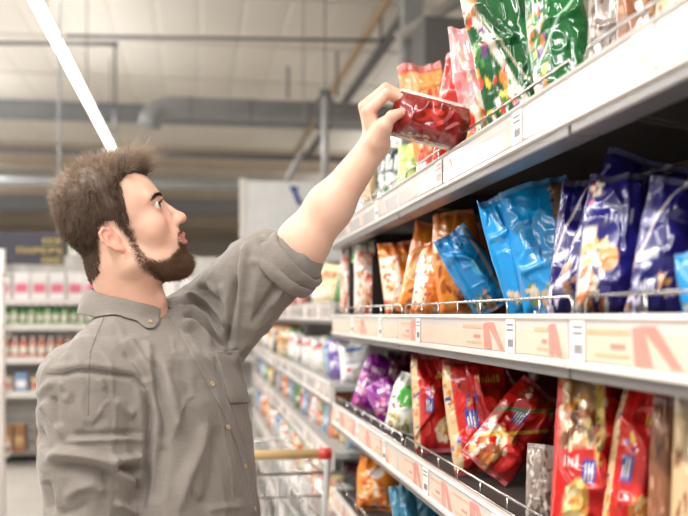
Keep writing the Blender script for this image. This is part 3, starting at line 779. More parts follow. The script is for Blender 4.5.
D0, D1, D2, D3 = 1.742, 1.428, 1.106, .80
# ---- top shelf
bag(373, .60, 24, 146, D0, P_bwgreen, 'green and white bag farthest along the top shelf, behind the wrist', seed=11)
bag(390, .60, 24, 139, D0, P_bwgreen, 'black and white bag with green print on the top shelf below the hand', seed=12)
bag(409, .60, 24, 143, D0, P_lime, 'lime green bag on the top shelf under the held bag', seed=13)
bag(428, .60, 24, 148, D0, P_redwhite, 'small red and white bag behind the wire under the held bag', seed=14)
bag(366, .56, 20, 152, D0, P_beige, 'pale bag on the top shelf hidden partly by the forearm', seed=15)
bag(432, .62, 46, 58, D0, lambda s: ((232,150,80), [('blobs', .05, .1, .95, .8, 40, .08, [(244,196,140), (226,90,50), (250,222,180), (206,60,40)]), ('rect', .0, .93, 1, 1, (210,50,36))]), 'orange bag with a red top edge standing behind the held bag', seed=16, roll=-10, yaw=10)
bag(456, .59, 40, 52, D0, lambda s: ((196,44,30), [('blobs', .1, .1, .5, .4, 8, .06, [(226,90,60), (170,30,24)])]), 'plain red bag with a pointed top above the held bag', seed=17, roll=4, yaw=-18, crumple=1.5)
bag(478, .58, 42, 20, D0, P_pink, 'pink and white bag with fruit pictures beside the green bags', seed=18, roll=-10, yaw=6)
bag(508, .60, 64, -26, D0, P_green, 'dark green glossy bag with a coloured picture strip, left of the two large green ones', seed=19, roll=-12, yaw=4, d=.075, crumple=1.5)
bag(560, .60, 60, -34, D0, P_green2, 'green glossy bag with vegetables printed on its left edge, right of the darker green one', seed=20, roll=-8, yaw=-6, d=.07, crumple=1.4)
bag(604, .62, 34, -20, D0, P_clear, 'greyish clear bag on the top shelf right of the green bags', seed=21, seal=(60,56,54))
bag(636, .62, 40, -30, D0, P_brown, 'brown bag at the top edge on the top shelf', seed=22)
bag(676, .62, 40, -40, D0, P_beige, 'beige bag in the top right corner on the top shelf', seed=23)
bag(530, .80, 60, -6, D0, P_green, 'green bag in the back row of the top shelf', seed=24)
# ---- middle shelf
bag(346, .53, 11, 239, D1, P_whiteor, 'narrow white and orange bag, farthest on the middle shelf', seed=31, yaw=-4)
bag(367, .56, 26, 234, D1, P_whiteor, 'white bag with orange red pictures and a black side on the middle shelf', seed=32, yaw=0, d=.05)
bag(402, .545, 44, 233, D1, P_orange, 'orange bag with a white picture panel and pointed left corner on the middle shelf', seed=33, roll=-6, yaw=10)
bag(434, .55, 40, 238, D1, P_orange, 'bright orange bag between two other orange bags on the middle shelf', seed=34, roll=6)
bag(459, .62, 38, 240, D1, P_orange2, 'shorter orange bag with pale pictures under the blue bag tip', seed=35, roll=-4)
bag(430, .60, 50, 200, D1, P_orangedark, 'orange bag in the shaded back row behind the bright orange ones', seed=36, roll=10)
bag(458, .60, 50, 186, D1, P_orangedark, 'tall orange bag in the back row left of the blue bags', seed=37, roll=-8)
bag(494, .78, 44, 172, D1, P_brown, 'brown bag in the back row behind the blue bags', seed=38)
bag(472, .53, 46, 214, D1, P_blue, 'bright blue bag leaning left over the orange bags', seed=39, roll=-32, yaw=-4, pitch=-2, crumple=1.5, twist=.15)
bag(516, .56, 50, 182, D1, P_blue2, 'tall bright blue bag with a silver seam, in front of the middle shelf', seed=40, roll=-16, yaw=4, crumple=1.9)
bag(541, .60, 26, 198, D1, P_blue, 'slim bright blue bag between the tall blue bag and the purple bags', seed=41, roll=-8)
bag(546, .61, 72, 152, D1, P_blue2, 'darker blue bag lying over in the back row of the middle shelf', seed=42, roll=-14, d=.06)
bag(576, .58, 46, 172, D1, P_navy2, 'dark purple bag with white lines, left of the purple bag with pictures', seed=43, roll=4, crumple=1.4)
bag(613, .57, 64, 165, D1, P_navy, 'large purple bag with orange and white pictures, in the middle of the purple ones', seed=44, yaw=2, roll=5, d=.065, crumple=1.9, twist=.1)
bag(622, .62, 90, 134, D1, P_navy2, 'dark purple bag slumped in the back row under the top shelf', seed=45, roll=18, d=.06, crumple=1.4)
bag(664, .58, 54, 172, D1, P_navy2, 'dark purple bag near the right edge of the middle shelf', seed=46, roll=7, crumple=1.9, twist=-.1)
bag(694, .53, 30, 248, D1, P_blue, 'small bright blue bag cut by the right edge on the middle shelf', seed=47, roll=-12)
bag(700, .72, 50, 180, D1, P_brown, 'brown bag in the back row at the right edge of the middle shelf', seed=48)
# ---- lower shelf
bag(372, .58, 28, 350, D2, P_purple, 'purple bag leaning right, farthest on the lower shelf', seed=51, roll=16)
bag(386, .54, 34, 378, D2, P_purple, 'low purple bag with white print, before the leaning purple bag', seed=52, roll=-30)
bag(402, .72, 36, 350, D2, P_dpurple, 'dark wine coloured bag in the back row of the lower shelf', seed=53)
bag(406, .55, 34, 372, D2, P_whitegreen, 'white and green bag left of the red bags on the lower shelf', seed=54, roll=12)
bag(434, .56, 44, 350, D2, P_red, 'upright red bag next to the white and green bag', seed=55, roll=-3, yaw=4, crumple=1.7, d=.06, twist=.08)
bag(456, .62, 36, 352, D2, P_redfig, 'red bag with yellow pictures, squeezed between two upright red bags', seed=56)
bag(479, .56, 68, 350, D2, P_red, 'wide upright red bag with a blue printed square', seed=57, roll=-8, yaw=4, d=.075, crumple=1.7, twist=-.08)
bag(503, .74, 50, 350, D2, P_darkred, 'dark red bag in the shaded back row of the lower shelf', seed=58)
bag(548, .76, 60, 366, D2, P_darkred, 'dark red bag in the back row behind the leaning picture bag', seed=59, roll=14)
bag(514, .55, 62, 384, D2, P_redpic, 'red bag with orange pictures leaning right against the large red bag', seed=60, roll=38, yaw=6, crumple=1.6)
bag(541, .54, 30, 444, D2, P_clear, 'small grey clear bag standing low in front of the leaning red bag', seed=61)
bag(591, .55, 76, 366, D2, P_redfig, 'large red bag with a blue square and yellow figure on the lower shelf', seed=62, roll=3, yaw=6, d=.075, crumple=1.7, twist=.06)
bag(640, .60, 62, 374, D2, P_red, 'red bag half covered by the large red bag on its left', seed=63, roll=6, crumple=1.4)
bag(664, .56, 30, 392, D2, P_brown, 'brown clear-fronted bag near the lower right corner', seed=64)
bag(692, .55, 40, 388, D2, P_beige, 'beige bag with a white base cut by the right edge on the lower shelf', seed=65)
# ---- fourth shelf
bag(378, .57, 44, 456, D3, P_orange2, 'round orange bag on the shelf below the lower red strip', seed=71, cat='snack bag')
bag(406, .55, 26, 482, D3, P_teal, 'teal bag right of the round orange bag near the bottom edge', seed=72, roll=-14)
bag(424, .60, 30, 490, D3, P_teal, 'second teal bag at the bottom edge, right of the first', seed=73)
bag(352, .60, 20, 462, D3, P_dpurple, 'dark bag left of the round orange bag on the fourth shelf', seed=74)
# ---- white bag at the near end of the lower run
Z, y = 3.5, 3.42
o, V = make_bag('snack_bag', 'white bag with a blue arc at the near end of the lower run', .125, .16, .07, 81, P_white, crumple=.7)
settle(o, V, .60, y, 1.1755, R(-18), R(-6), R(-6))
# ---- small packs on the lower run
PK = [('white', (238,238,234), (200,90,90)), ('pale yellow', (236,220,170), (200,120,60)), ('orange', (226,130,70), (250,230,200)), ('red', (200,60,50), (244,220,200)),
      ('pale blue', (160,190,214), (60,90,160)), ('green', (90,150,80), (240,240,220)), ('dark brown', (90,66,56), (190,150,110)), ('violet', (120,90,170), (240,230,240))]
SH = ['top', 'second', 'third', 'fourth']
rr = random.Random(77)
protos = {}
for k in range(4):
    zd = DK2[k][0]
    for (y0, y1) in SEC2:
        y = y0+.09
        while y < y1-.05:
            if k == 1 and y < 3.6: y += .12; continue
            c = rr.choices(range(8), weights=[5,3,3,2,2,1.5,1.6,1] if k else [3,2,2,2,4,1,1,2])[0]
            key = (c, k)
            if key not in protos:
                nm, a, b = PK[c]
                Pf = (lambda a, b: (lambda s: (a, [('blobs', .1, .1, .9, .5, 12, .1, [b, a, (244,240,232)]), ('rect', .1, .65, .9, .85, b)])))(a, b)
                o, V = make_bag('snack_bag', 'small %s pack on the %s shelf of the lower run' % (nm, SH[k]), .12, .15+.02*(c % 3), .06, 200+c+10*k, Pf, lo=True, group='%s packs on the %s shelf of the lower run' % (nm, SH[k]))
                protos[key] = (o, V); first = True
            else:
                o0, V = protos[key]; o = o0.copy(); COL.objects.link(o)
            settle(o, V, XF+.10+rr.uniform(-.02, .03), y, zd+.0005, R(rr.uniform(-55, -20)), R(rr.uniform(-10, 10)), R(rr.uniform(-12, 0)))
            y += rr.uniform(.115, .16)
# ================================================================== the man
def nrm(v): v = np.asarray(v, float); return v/np.linalg.norm(v)
def wv(X, Z, h=0.): return np.array([X*CS+Z*SN, -X*SN+Z*CS, h])
Wn = lambda px, py, Z: np.array(W(px, py, Z))
# head frame
HO = Wn(117, 243, 1.72)
tt = (117-HX)/FPX
f0 = nrm(wv(1, -tt)); lf = nrm(wv(tt, 1)); up0 = np.array([0,0,1.])
PT = R(20)
hx = f0*math.cos(PT)+up0*math.sin(PT); hz = -f0*math.sin(PT)+up0*math.cos(PT); hy = lf
HM = np.stack([hx, hy, hz], 1)            # columns: local axes in the world
toW = lambda P: P @ HM.T + HO
toL = lambda P: (np.asarray(P)-HO) @ HM
NB = toL(Wn(134, 312, 1.76)); NB2 = toL(Wn(131, 350, 1.77))
def ear(x, y, z, s):
    # outer ear: bowl, rim and lobe, leaning back
    x = (x+.004)/.86-.004; y = np.sign(s)*((y*s-.0745)/.86+.0745); z = (z+.002)/.86+.003
    yy = y*s; c, sn = math.cos(.30), math.sin(.30)
    X = (x+.008)*c-(z-.006)*sn*-1; X = (x+.008)*c+(z-.006)*sn; Z = -(x+.008)*sn+(z-.006)*c
    Yb = yy-(.0765+(-X)*.42)
    f = ell(X, Yb, Z, (0, 0, .002), (.0165, .0055, .029))
    pts = [(.010,.002,.010),(.009,.003,.024),(-.001,.004,.032),(-.012,.005,.027),(-.017,.006,.012),(-.014,.005,-.004),(-.006,.003,-.018),(.003,.001,-.024)]
    for a, b in zip(pts[:-1], pts[1:]): f = smin(f, cone(X, Yb, Z, a, b, .0035, .0035), .003)
    f = smin(f, ell(X, Yb, Z, (.004, .0, -.024), (.0075, .004, .009)), .004)
    f = smax(f, -ell(X, Yb, Z, (.001, .009, .003), (.0098, .0085, .014)), .003)
    f = smax(f, -ell(X, Yb, Z, (-.003, .0095, .021), (.008, .0065, .006)), .003)
    f = smin(f, cone(X, Yb, Z, (.0125,.002,.002), (.011,.002,-.006), .0042, .0035), .003)
    return f*.86
def head(x, y, z):
    ay = np.abs(y)
    f = ell(x, y, z, (.0125, 0, .057), (.0880, .0750, .084))
    f = smin(f, ell(x, y, z, (-.014, 0, .072), (.066, .069, .070)), .02)
    f = smin(f, ell(x, y, z, (.050, 0, .062), (.054, .060, .062)), .02)
    f = smin(f, ell(x, y, z, (.052, 0, -.008), (.054, .054, .066)), .02)
    f = smin(f, ell(x, ay, z, (.066, .038, .004), (.030, .023, .026)), .022)
    f = smin(f, cone(x, ay, z, (.012, .050, -.046), (.088, .014, -.076), .022, .019), .02)
    f = smin(f, ell(x, y, z, (.050, 0, -.060), (.054, .044, .030)), .016)
    f = smin(f, cone(x, ay, z, (.000, .054, .0), (.012, .051, -.044), .020, .020), .02)
    f = smin(f, ell(x, y, z, (.100, 0, -.076), (.019, .018, .017)), .012)
    # brow, socket, eye lids
    f = smin(f, cone(x, ay, z, (.0975, .014, .057), (.080, .047, .057), .0090, .0075), .014)
    f = smax(f, -ell(x, ay, z, (.110, .0365, .0385), (.0205, .0205, .0120)), .012)
    lid = sph(x, ay, z, (.0880, .0325, .0405), .0134)
    slit = ell(x, ay, z, (.0990, .0370, .0402), (.0185, .0150, .0062))
    f = smin(f, lid, .005)
    f = smin(f, cone(x, ay, z, (.0990, .0230, .0490), (.0885, .0460, .0455), .0028, .0028), .003)
    f = smax(f, -slit, .0015)
    # nose
    f = smin(f, ell(x, ay, z, (.0985, .0135, .014), (.0165, .011, .026)), .010)
    f = smin(f, cone(x, y, z, (.103, 0, .046), (.124, 0, .016), .0075, .0080), .010)
    f = smin(f, sph(x, y, z, (.1305, 0, .0070), .0108), .008)
    f = smin(f, ell(x, ay, z, (.1190, .0115, .0025), (.0110, .0058, .0075)), .007)
    f = smax(f, -ell(x, ay, z, (.1245, .0060, -.0068), (.0050, .0028, .0032)), .002)
    # mouth
    f = smin(f, ell(x, y, z, (.091, 0, -.029), (.0330, .033, .032)), .014)
    up = cone(x, ay, z, (.1225, .004, -.0245), (.1085, .0235, -.0305), .0048, .003)
    lo = cone(x, ay, z, (.1205, .0, -.0395), (.1070, .0225, -.0335), .0062, .0032)
    f = smin(f, up, .004); f = smin(f, lo, .004)
    f = smax(f, -cone(x, ay, z, (.1325, 0, -.0315), (.112, .027, -.0318), .0018, .0012), .003)
    f = smin(f, ear(x, y, z, 1), .004); f = smin(f, ear(x, y, z, -1), .004)
    return f
def headneck(x, y, z):
    f = head(x, y, z)
    n = cone(x, y, z, (-.012, 0, -.03), NB, .056, .060)
    n = smin(n, cone(x, y, z, (.012, 0, -.06), NB+np.array([.006, 0, 0]), .046, .052), .02)
    n = smin(n, cone(x, y, z, NB, NB2, .060, .072), .02)
    n = smin(n, ell(x, y, z, toL(Wn(160, 297, 1.735)), (.010, .008, .016)), .012)
    return smin(f, n, .022)

# ---- hairline and beard outlines in the side view (forward, up)
def polysd(px, pz, poly):
    """signed distance to a 2-D outline, positive inside"""
    P = np.array(poly); d = np.full(px.shape, 9.); ins = np.zeros(px.shape, bool)
    for i in range(len(P)):
        a, b = P[i], P[(i+1) % len(P)]; e = b-a
        t = np.clip(((px-a[0])*e[0]+(pz-a[1])*e[1])/(e@e), 0, 1)
        d = np.minimum(d, np.hypot(px-a[0]-t*e[0], pz-a[1]-t*e[1]))
        c = ((a[1] > pz) != (b[1] > pz)) & (px < (b[0]-a[0])*(pz-a[1])/(b[1]-a[1]+1e-12)+a[0]); ins ^= c
    return np.where(ins, d, -d)
HAIRP = [(.112,.098),(.088,.106),(.062,.112),(.044,.096),(.041,.070),(.036,.043),(.034,.006),(.018,.006),(.017,.022),(.010,.036),(-.006,.040),(-.022,.032),(-.030,.010),(-.038,-.02),(-.050,-.046),(-.068,-.056),(-.16,-.05),(-.16,.25),(.16,.25)]
BEARDP = [(.036,.012),(.034,-.020),(.041,-.046),(.058,-.058),(.076,-.060),(.092,-.052),(.104,-.046),(.108,-.030),(.112,-.018),(.124,-.010),(.14,-.012),(.14,-.13),(.060,-.105),(.040,-.088),(.022,-.070),(.016,-.045),(.016,.012)]
def hairsd(x, y, z):
    # temples recede to the sides, the middle of the forehead comes lower
    return polysd(x + .10*np.maximum(np.abs(y)-.045, 0), z, HAIRP)
def beardsd(x, y, z):
    d = polysd(x, z, BEARDP)
    ay = np.abs(y)
    lips = np.hypot((ay)/.025, (z+.0320)/.0112)-1          # lips stay bare
    return np.minimum(d, np.where(x > .098, lips*.018, 1))
def mesh_normals(V, F):
    n = np.cross(V[F[:,2]]-V[F[:,0]], V[F[:,3 if F.shape[1] == 4 else 1]]-V[F[:,1 if F.shape[1] == 4 else 0]])
    N = np.zeros_like(V)
    for k in range(F.shape[1]): np.add.at(N, F[:,k], n)
    return N/np.maximum(np.linalg.norm(N, axis=1), 1e-12)[:, None]

HV, HF = surfnet(headneck, (-.13, -.11, -.20), (.15, .11, .155), .0024)
x, y, z = HV.T
skin = lin((232, 188, 164)); col = np.repeat(skin[None], len(HV), 0)
def tint(c, m, rgb):
    m = np.clip(m, 0, 1)[:, None]; return c*(1-m)+lin(rgb)*m
g = lambda cx, cy, cz, r: np.exp(-(((x-cx)**2+(np.abs(y)-cy)**2+(z-cz)**2)/r**2))
col = tint(col, .55*g(.13, .0, .004, .018)+.35*g(.088, .042, .0, .024), (220, 138, 118))
ear_m = (np.abs(y) > .074) & (np.abs(z-.006) < .045) & (np.abs(x+.006) < .03)
col = tint(col, .55*ear_m, (222, 140, 118))
col = tint(col, .45*g(.098, .032, .034, .013), (190, 132, 112))
col = tint(col, .25*sst(-.5, .6, vn(x*40, y*40, z*40, 4)), (214, 158, 134))
lip = (1-sst(.75, 1.05, np.hypot(np.abs(y)/.026, (z+.0315)/.0125)))*(x > .104)
col = tint(col, .85*lip, (196, 104, 96))
col = tint(col, (.35+.45*sst(.0, .02, beardsd(x, y, z)))*sst(-.006, .008, beardsd(x, y, z))*(.75+.25*sst(.03, .06, x)), (84, 60, 46))
fade = 1-.45*sst(.10, .03, z)*sst(.0, .03, x)-.35*sst(.0, -.05, z)
col = tint(col, .95*fade*sst(-.005, .010, hairsd(x, y, z))*(~ear_m), (84, 66, 54))
neck_red = sst(-.06, -.11, z); col = tint(col, .18*neck_red, (214, 140, 112))
browd = np.abs(z-(.060-.30*(np.abs(y)-.03)**2/.03*.9-.12*np.maximum(np.abs(y)-.035, 0)))
browm = (1-sst(.001, .0030, browd))*sst(.012, .018, np.abs(y))*(1-sst(.050, .058, np.abs(y)))*(x > .045)
col = tint(col, .45*browm, (58, 42, 34))
HN = mesh_normals(HV, HF)

# ---- forearm and hand that grips the bag
LS, LE, LWR = Wn(226, 306, 1.95), Wn(288, 264, 1.80), Wn(375, 145, 1.755)
KN = [Wn(368, 112, 1.728), Wn(365, 107, 1.752), Wn(367, 107, 1.775), Wn(372, 110, 1.796)]
FING = [[KN[0], Wn(387, 93.5, 1.722), Wn(400, 98, 1.730), Wn(406, 108, 1.742)],
        [KN[1], Wn(386, 88.5, 1.752), Wn(400, 95, 1.757), Wn(405, 107, 1.762)],
        [KN[2], Wn(386, 89.5, 1.782), Wn(399, 96, 1.784), Wn(404, 107, 1.782)],
        [KN[3], Wn(386, 94, 1.808), Wn(396, 100, 1.806), Wn(400, 110, 1.802)]]
FRAD = [(.0125,.0105,.0092,.0078), (.0128,.0108,.0094,.0080), (.0122,.0102,.0090,.0076), (.0108,.0090,.0080,.0068)]
THMB = [Wn(377, 140, 1.728), Wn(384, 126, 1.708), Wn(392, 116.5, 1.700), Wn(402, 112.5, 1.704)]
def hand_arm(x, y, z):
    d = nrm(LWR-LE)
    f = cone(x, y, z, LE-d*.01, LE+d*.05, .044, .0475)
    f = smin(f, cone(x, y, z, LE+d*.05, LE+d*.14, .0475, .042), .03)
    f = smin(f, cone(x, y, z, LE+d*.14, LWR, .041, .0280), .03)
    sd = nrm(lf)
    f = smin(f, cone(x, y, z, LWR-sd*.009, LWR+sd*.012, .0255, .0255), .012)
    # palm: four metacarpals and a heel
    for i, k in enumerate(KN):
        base = LWR+sd*(-.016+.0115*i)
        f = smin(f, cone(x, y, z, base, k, .0185, .0128 if i < 3 else .0115), .010)
    f = smin(f, cone(x, y, z, LWR-sd*.012, THMB[1], .021, .0155), .010)
    f = smin(f, cone(x, y, z, THMB[0], THMB[1], .0190, .0135), .010)
    f = smin(f, cone(x, y, z, THMB[1], THMB[2], .0128, .0112), .004)
    f = smin(f, cone(x, y, z, THMB[2], THMB[3], .0115, .0090), .003)
    h = None
    for fg, rd in zip(FING, FRAD):
        q = None
        for i in range(3):
            c = cone(x, y, z, fg[i], fg[i+1], rd[i], rd[i+1]); q = c if q is None else smin(q, c, .003)
        f = smin(f, q, .0035) if h is None else smin(f, q, .0022)
        h = 1
    return f
AV, AF = surfnet(hand_arm, np.minimum(LE, FING[0][3]).min(0)*0+np.min([LE-.07, LWR-.06, FING[0][1]-.06, KN[3]-.06], 0), np.max([LE+.07, LWR+.06, FING[3][3]+.03, FING[0][1]+.03, THMB[3]+.03], 0), .0022)
ac = np.repeat(lin((226, 184, 160))[None], len(AV), 0)
ax, ay_, az = AV.T
def at_(p, r): return np.exp(-((AV-p)**2).sum(1)/r**2)
red = sum(at_(k, .013) for k in KN)+sum(at_(fg[1], .011) for fg in FING)+sum(at_(fg[3], .012) for fg in FING)+at_(THMB[3], .014)+at_(THMB[2], .010)
m_ = np.clip(.55*red, 0, .6)[:, None]; ac = ac*(1-m_)+lin((222, 132, 112))*m_
m_ = (.22*sst(-.4, .7, vn(ax*45, ay_*45, az*45, 8)))[:, None]; ac = ac*(1-m_)+lin((222, 160, 136))*m_
# ---- rest of the body (under the clothes), right arm and hand
RS, RE, RW_ = Wn(93, 376, 1.60), Wn(90, 522, 1.60), Wn(122, 648, 1.52)
TC = Wn(166, 420, 1.76); hipc = np.array([TC[0]+.01, TC[1], .95])
AL = R(30); e1 = nrm(wv(1, -(160-HX)/FPX)); ry = nrm(wv((160-HX)/FPX, 1))
FD = e1*math.cos(AL)-ry*math.sin(AL); SD = e1*math.sin(AL)+ry*math.cos(AL)   # facing, and the man's left
def legpts(s):
    h = hipc+SD*.095*s; k = h+np.array([0,0,-.43])+FD*.03; a = h+np.array([0,0,-.85])-FD*.01; a[2] = .09
    k[2] = .51
    return h, k, a
FOOT = {s: legpts(s)[2] for s in (-1, 1)}
def body_low(x, y, z):
    f = cone(x, y, z, hipc+[0,0,.05], TC+[0,0,0], .105, .10)
    f = smin(f, cone(x, y, z, TC, Wn(131, 330, 1.77), .095, .06), .05)
    for s in (-1, 1):
        h, k, a = legpts(s); f = smin(f, cone(x, y, z, h, k, .085, .058), .03); f = smin(f, cone(x, y, z, k, a, .056, .038), .02)
    f = smin(f, cone(x, y, z, RS, RE, .048, .043), .03); f = smin(f, cone(x, y, z, RE, RW_, .042, .027), .02)
    f = smin(f, cone(x, y, z, LS, LE+(LS-LE)*.12, .044, .034), .03)
    return f
allp = np.array([hipc, TC, RS, RE, RW_, LS, LE, FOOT[1], FOOT[-1]])
BV, BF = surfnet(body_low, allp.min(0)-.16, allp.max(0)+.16, .012)
# right hand, relaxed beside the hip (below the frame)
rd_ = nrm(RW_-RE); rdn = nrm(rd_*.8+np.array([0,0,-.6])); pside = nrm(np.cross(rdn, ry)); 
rk = [RW_+rdn*.085+FD*(.030-.02*i) for i in range(4)]
rf = []
for i in range(4):
    L_ = (.042, .047, .044, .034)[i]; c_ = -ry*-1
    p1 = rk[i]+rdn*L_; p2 = p1+nrm(rdn+c_*.6)*L_*.6; p3 = p2+nrm(rdn*.5+c_)*L_*.5; rf.append((rk[i], p1, p2, p3))
rt = [RW_+FD*.02+rdn*.02, RW_+FD*.045+rdn*.05+ry*.01, RW_+FD*.055+rdn*.08+ry*.018, RW_+FD*.052+rdn*.105+ry*.024]
def rhand(x, y, z):
    f = cone(x, y, z, RW_-rd_*.08, RW_, .032, .026)
    for i in range(4): f = smin(f, cone(x, y, z, RW_+FD*(.014-.01*i), rk[i], .016, .0115), .009)
    for i in range(4):
        for j in range(3): f = smin(f, cone(x, y, z, rf[i][j], rf[i][j+1], .0105-.001*j-.001*(i == 3), .0095-.001*j-.001*(i == 3)), .002)
    for j in range(3): f = smin(f, cone(x, y, z, rt[j], rt[j+1], .015-.002*j, .013-.002*j), .004)
    return f
pts_ = np.array([RW_, RW_-rd_*.08]+[q for r_ in rf for q in r_]+rt)
RV, RF = surfnet(rhand, pts_.min(0)-.04, pts_.max(0)+.04, .0032)
HWV = toW(HV)
if np.linalg.det(HM) < 0: HF = HF[:, ::-1]
allV = np.concatenate([HWV, AV, BV, RV])
allF = np.concatenate([HF, AF+len(HV), BF+len(HV)+len(AV), RF+len(HV)+len(AV)+len(BV)])
allC = np.concatenate([col, ac, np.repeat(skin[None], len(BV), 0), np.repeat(skin[None], len(RV), 0)])
M_skin = mat('skin', rough=.42, var=.03, scale=60, bump=.12, bscale=260, attr=True, sss=.18, spec=.4)
FOOTC = (FOOT[1]+FOOT[-1])/2
man = mkobj('person', allV-np.array([FOOTC[0], FOOTC[1], 0]), allF, M_skin, None, True, allC)
man.location = (FOOTC[0], FOOTC[1], 0)
tagp(man, 'bearded man in a rolled-sleeve grey shirt reaching up to the top shelf', 'person')
OFF = np.array([FOOTC[0], FOOTC[1], 0])
def kid(name, V, F, m, smooth=True, cols=None, parent=None):
    return mkobj(name, np.asarray(V)-OFF, np.asarray(F), m, parent or man, smooth, cols)
# eyes
def ball(c, r, n=24, m=16):
    v = []; f = []
    for i in range(m+1):
        t = math.pi*i/m
        for j in range(n): p = 2*math.pi*j/n; v.append((math.cos(t), math.sin(t)*math.cos(p), math.sin(t)*math.sin(p)))
    for i in range(m):
        for j in range(n): f.append((i*n+j, i*n+(j+1) % n, (i+1)*n+(j+1) % n, (i+1)*n+j))
    return np.array(v)*r+np.asarray(c), np.array(f)
M_eye = mat('eye', rough=.08, var=.0, attr=True, coat=1.)
for s in (-1, 1):
    V, F = ball((0,0,0), .0126, 32, 40)
    c0 = V[:, 0]/.0122; ang = np.arccos(np.clip(c0, -1, 1))
    C = np.repeat(lin((228, 218, 210))[None], len(V), 0)
    gz = R(16); V = np.stack([V[:,0]*math.cos(gz)+V[:,1]*math.sin(gz), -V[:,0]*math.sin(gz)+V[:,1]*math.cos(gz), V[:,2]], 1)
    m_ = (1-sst(.56, .62, ang))[:, None]; C = C*(1-m_)+lin((84, 62, 44))*m_
    m_ = (1-sst(.24, .28, ang))[:, None]; C = C*(1-m_)+lin((10, 8, 8))*m_
    kid('eye', toW(V+np.array([.0880, .0325*s, .0405])), F[:, ::-1] if np.linalg.det(HM) < 0 else F, M_eye, cols=C)

# ---- strands
def strands(P, D, L, rad, colr, seed, curl=.15, segs=4, droop=None, tipcol=None):
    rs = np.random.RandomState(seed); n = len(P)
    ts = np.linspace(0, 1, segs+1)
    bend = rs.normal(0, curl, (n, 3))
    ref = np.where(np.abs(D[:, 2:3]) < .9, np.array([[0,0,1.]]), np.array([[1.,0,0]]))
    A = np.cross(D, ref); A /= np.linalg.norm(A, axis=1)[:, None]; B = np.cross(D, A)
    Vs = []; Cs = []
    for t in ts:
        c = P+L[:, None]*(D*t+bend*t*t)
        if droop is not None: c = c+droop*(L[:, None]*t*t)
        r = (rad*(1-.75*t))[:, None] if not np.isscalar(rad) else rad*(1-.75*t)
        ring = [c+r*(A*math.cos(q)+B*math.sin(q)) for q in (0, 2.094, 4.189)]
        Vs.append(np.stack(ring, 1)); cc = colr if tipcol is None else colr*(1-t)+tipcol*t
        Cs.append(np.repeat(cc[:, None], 3, 1))
    V = np.stack(Vs, 1); C = np.stack(Cs, 1)             # n, segs+1, 3, 3
    base = (np.arange(n)*(segs+1)*3)[:, None, None]
    F = []
    for k in range(segs):
        for q in range(3): F.append(np.stack([k*3+q, k*3+(q+1) % 3, (k+1)*3+(q+1) % 3, (k+1)*3+q]))
    F = np.array(F)[None]+base
    return V.reshape(-1, 3), F.reshape(-1, 4), C.reshape(-1, 3)
def sample(V, F, N, wgt, n, seed):
    rs = np.random.RandomState(seed)
    ar = np.linalg.norm(np.cross(V[F[:,1]]-V[F[:,0]], V[F[:,2]]-V[F[:,0]]), axis=1)
    p = ar*wgt[F].mean(1); p /= p.sum()
    i = rs.choice(len(F), n, p=p); w = rs.dirichlet(np.ones(4), n)
    P = (V[F[i]]*w[:, :, None]).sum(1); Nn = (N[F[i]]*w[:, :, None]).sum(1)
    return P, Nn/np.linalg.norm(Nn, axis=1)[:, None]
# hair cap under the strands
def hthick(x, y, z):
    top = sst(.075, .125, z); fr = sst(.0, .07, x)
    t = -.0012+.0065*sst(-.03, .07, z)*sst(.045, .0, x-.25*np.maximum(z-.07,0))+(.008+.004*fr)*top
    return t
def haircap(x, y, z):
    d = hairsd(x, y, z)
    f = head_core(x, y, z)
    return smax(f-hthick(x, y, z)*sst(-.002, .016, d)+.0025*(vn(x*160, y*160, z*60, 3)), -(d+.001)*1.0, .002)
def head_core(x, y, z):
    f = ell(x, y, z, (.0125, 0, .057), (.0880, .0750, .084))
    f = smin(f, ell(x, y, z, (-.014, 0, .072), (.066, .069, .070)), .02)
    f = smin(f, ell(x, y, z, (.050, 0, .062), (.054, .060, .062)), .02)
    f = smin(f, cone(x, y, z, (-.012, 0, -.03), NB, .056, .060), .022)
    return f
CV, CF = surfnet(haircap, (-.125, -.1, -.09), (.13, .1, .175), .0032)
cc = np.repeat(lin((82, 64, 52))[None], len(CV), 0)
tp = sst(.09, .15, CV[:, 2])[:, None]*.5; cc = cc*(1-tp)+lin((112, 94, 78))*tp  # paler crown: highlight put into the cap colour
rs = np.random.RandomState(9)
hw = sst(-.003, .010, hairsd(x, y, z))*(~ear_m)*(z > -.06)*np.clip(fade+.1, 0, 1)
P, Nn = sample(HV, HF, HN, hw, 21000, 21)
top = sst(.07, .125, P[:, 2]); fr = sst(-.01, .075, P[:, 0]); 
side_dir = np.stack([-.55+0*top, 0*top, -.85+0*top], 1)
quiff = np.stack([.10+.75*fr, .12*np.sign(P[:, 1]), .95-.1*fr], 1)
crown = np.stack([-.35+.5*fr, 0*top, .8+0*top], 1)
D = Nn*(.55-.15*(1-top))[:, None]+side_dir*((1-top)*.62)[:, None]+(quiff*fr[:, None]+crown*(1-fr)[:, None])*(top*.62)[:, None]
clump = np.stack([vn(P[:,0]*70, P[:,1]*70, P[:,2]*70, k) for k in (31, 32, 33)], 1)
D = D+clump*(.30+.42*top)[:, None]+rs.normal(0, .09, D.shape)
D /= np.linalg.norm(D, axis=1)[:, None]
L_ = (.006+.007*sst(-.04, .06, P[:, 2])+(.012+.022*fr)*top)*rs.uniform(.6, 1.15, len(P))*(1+.3*clump[:, 0]*top)
c0 = lin((76, 58, 46))[None]*rs.uniform(.5, 1.6, (len(P), 1))
tip = (lin((112, 88, 70))[None]*(1-top[:, None])+lin((190, 166, 144))[None]*top[:, None])*rs.uniform(.75, 1.2, (len(P), 1))  # paler tips on top: backlight put into the strand colour
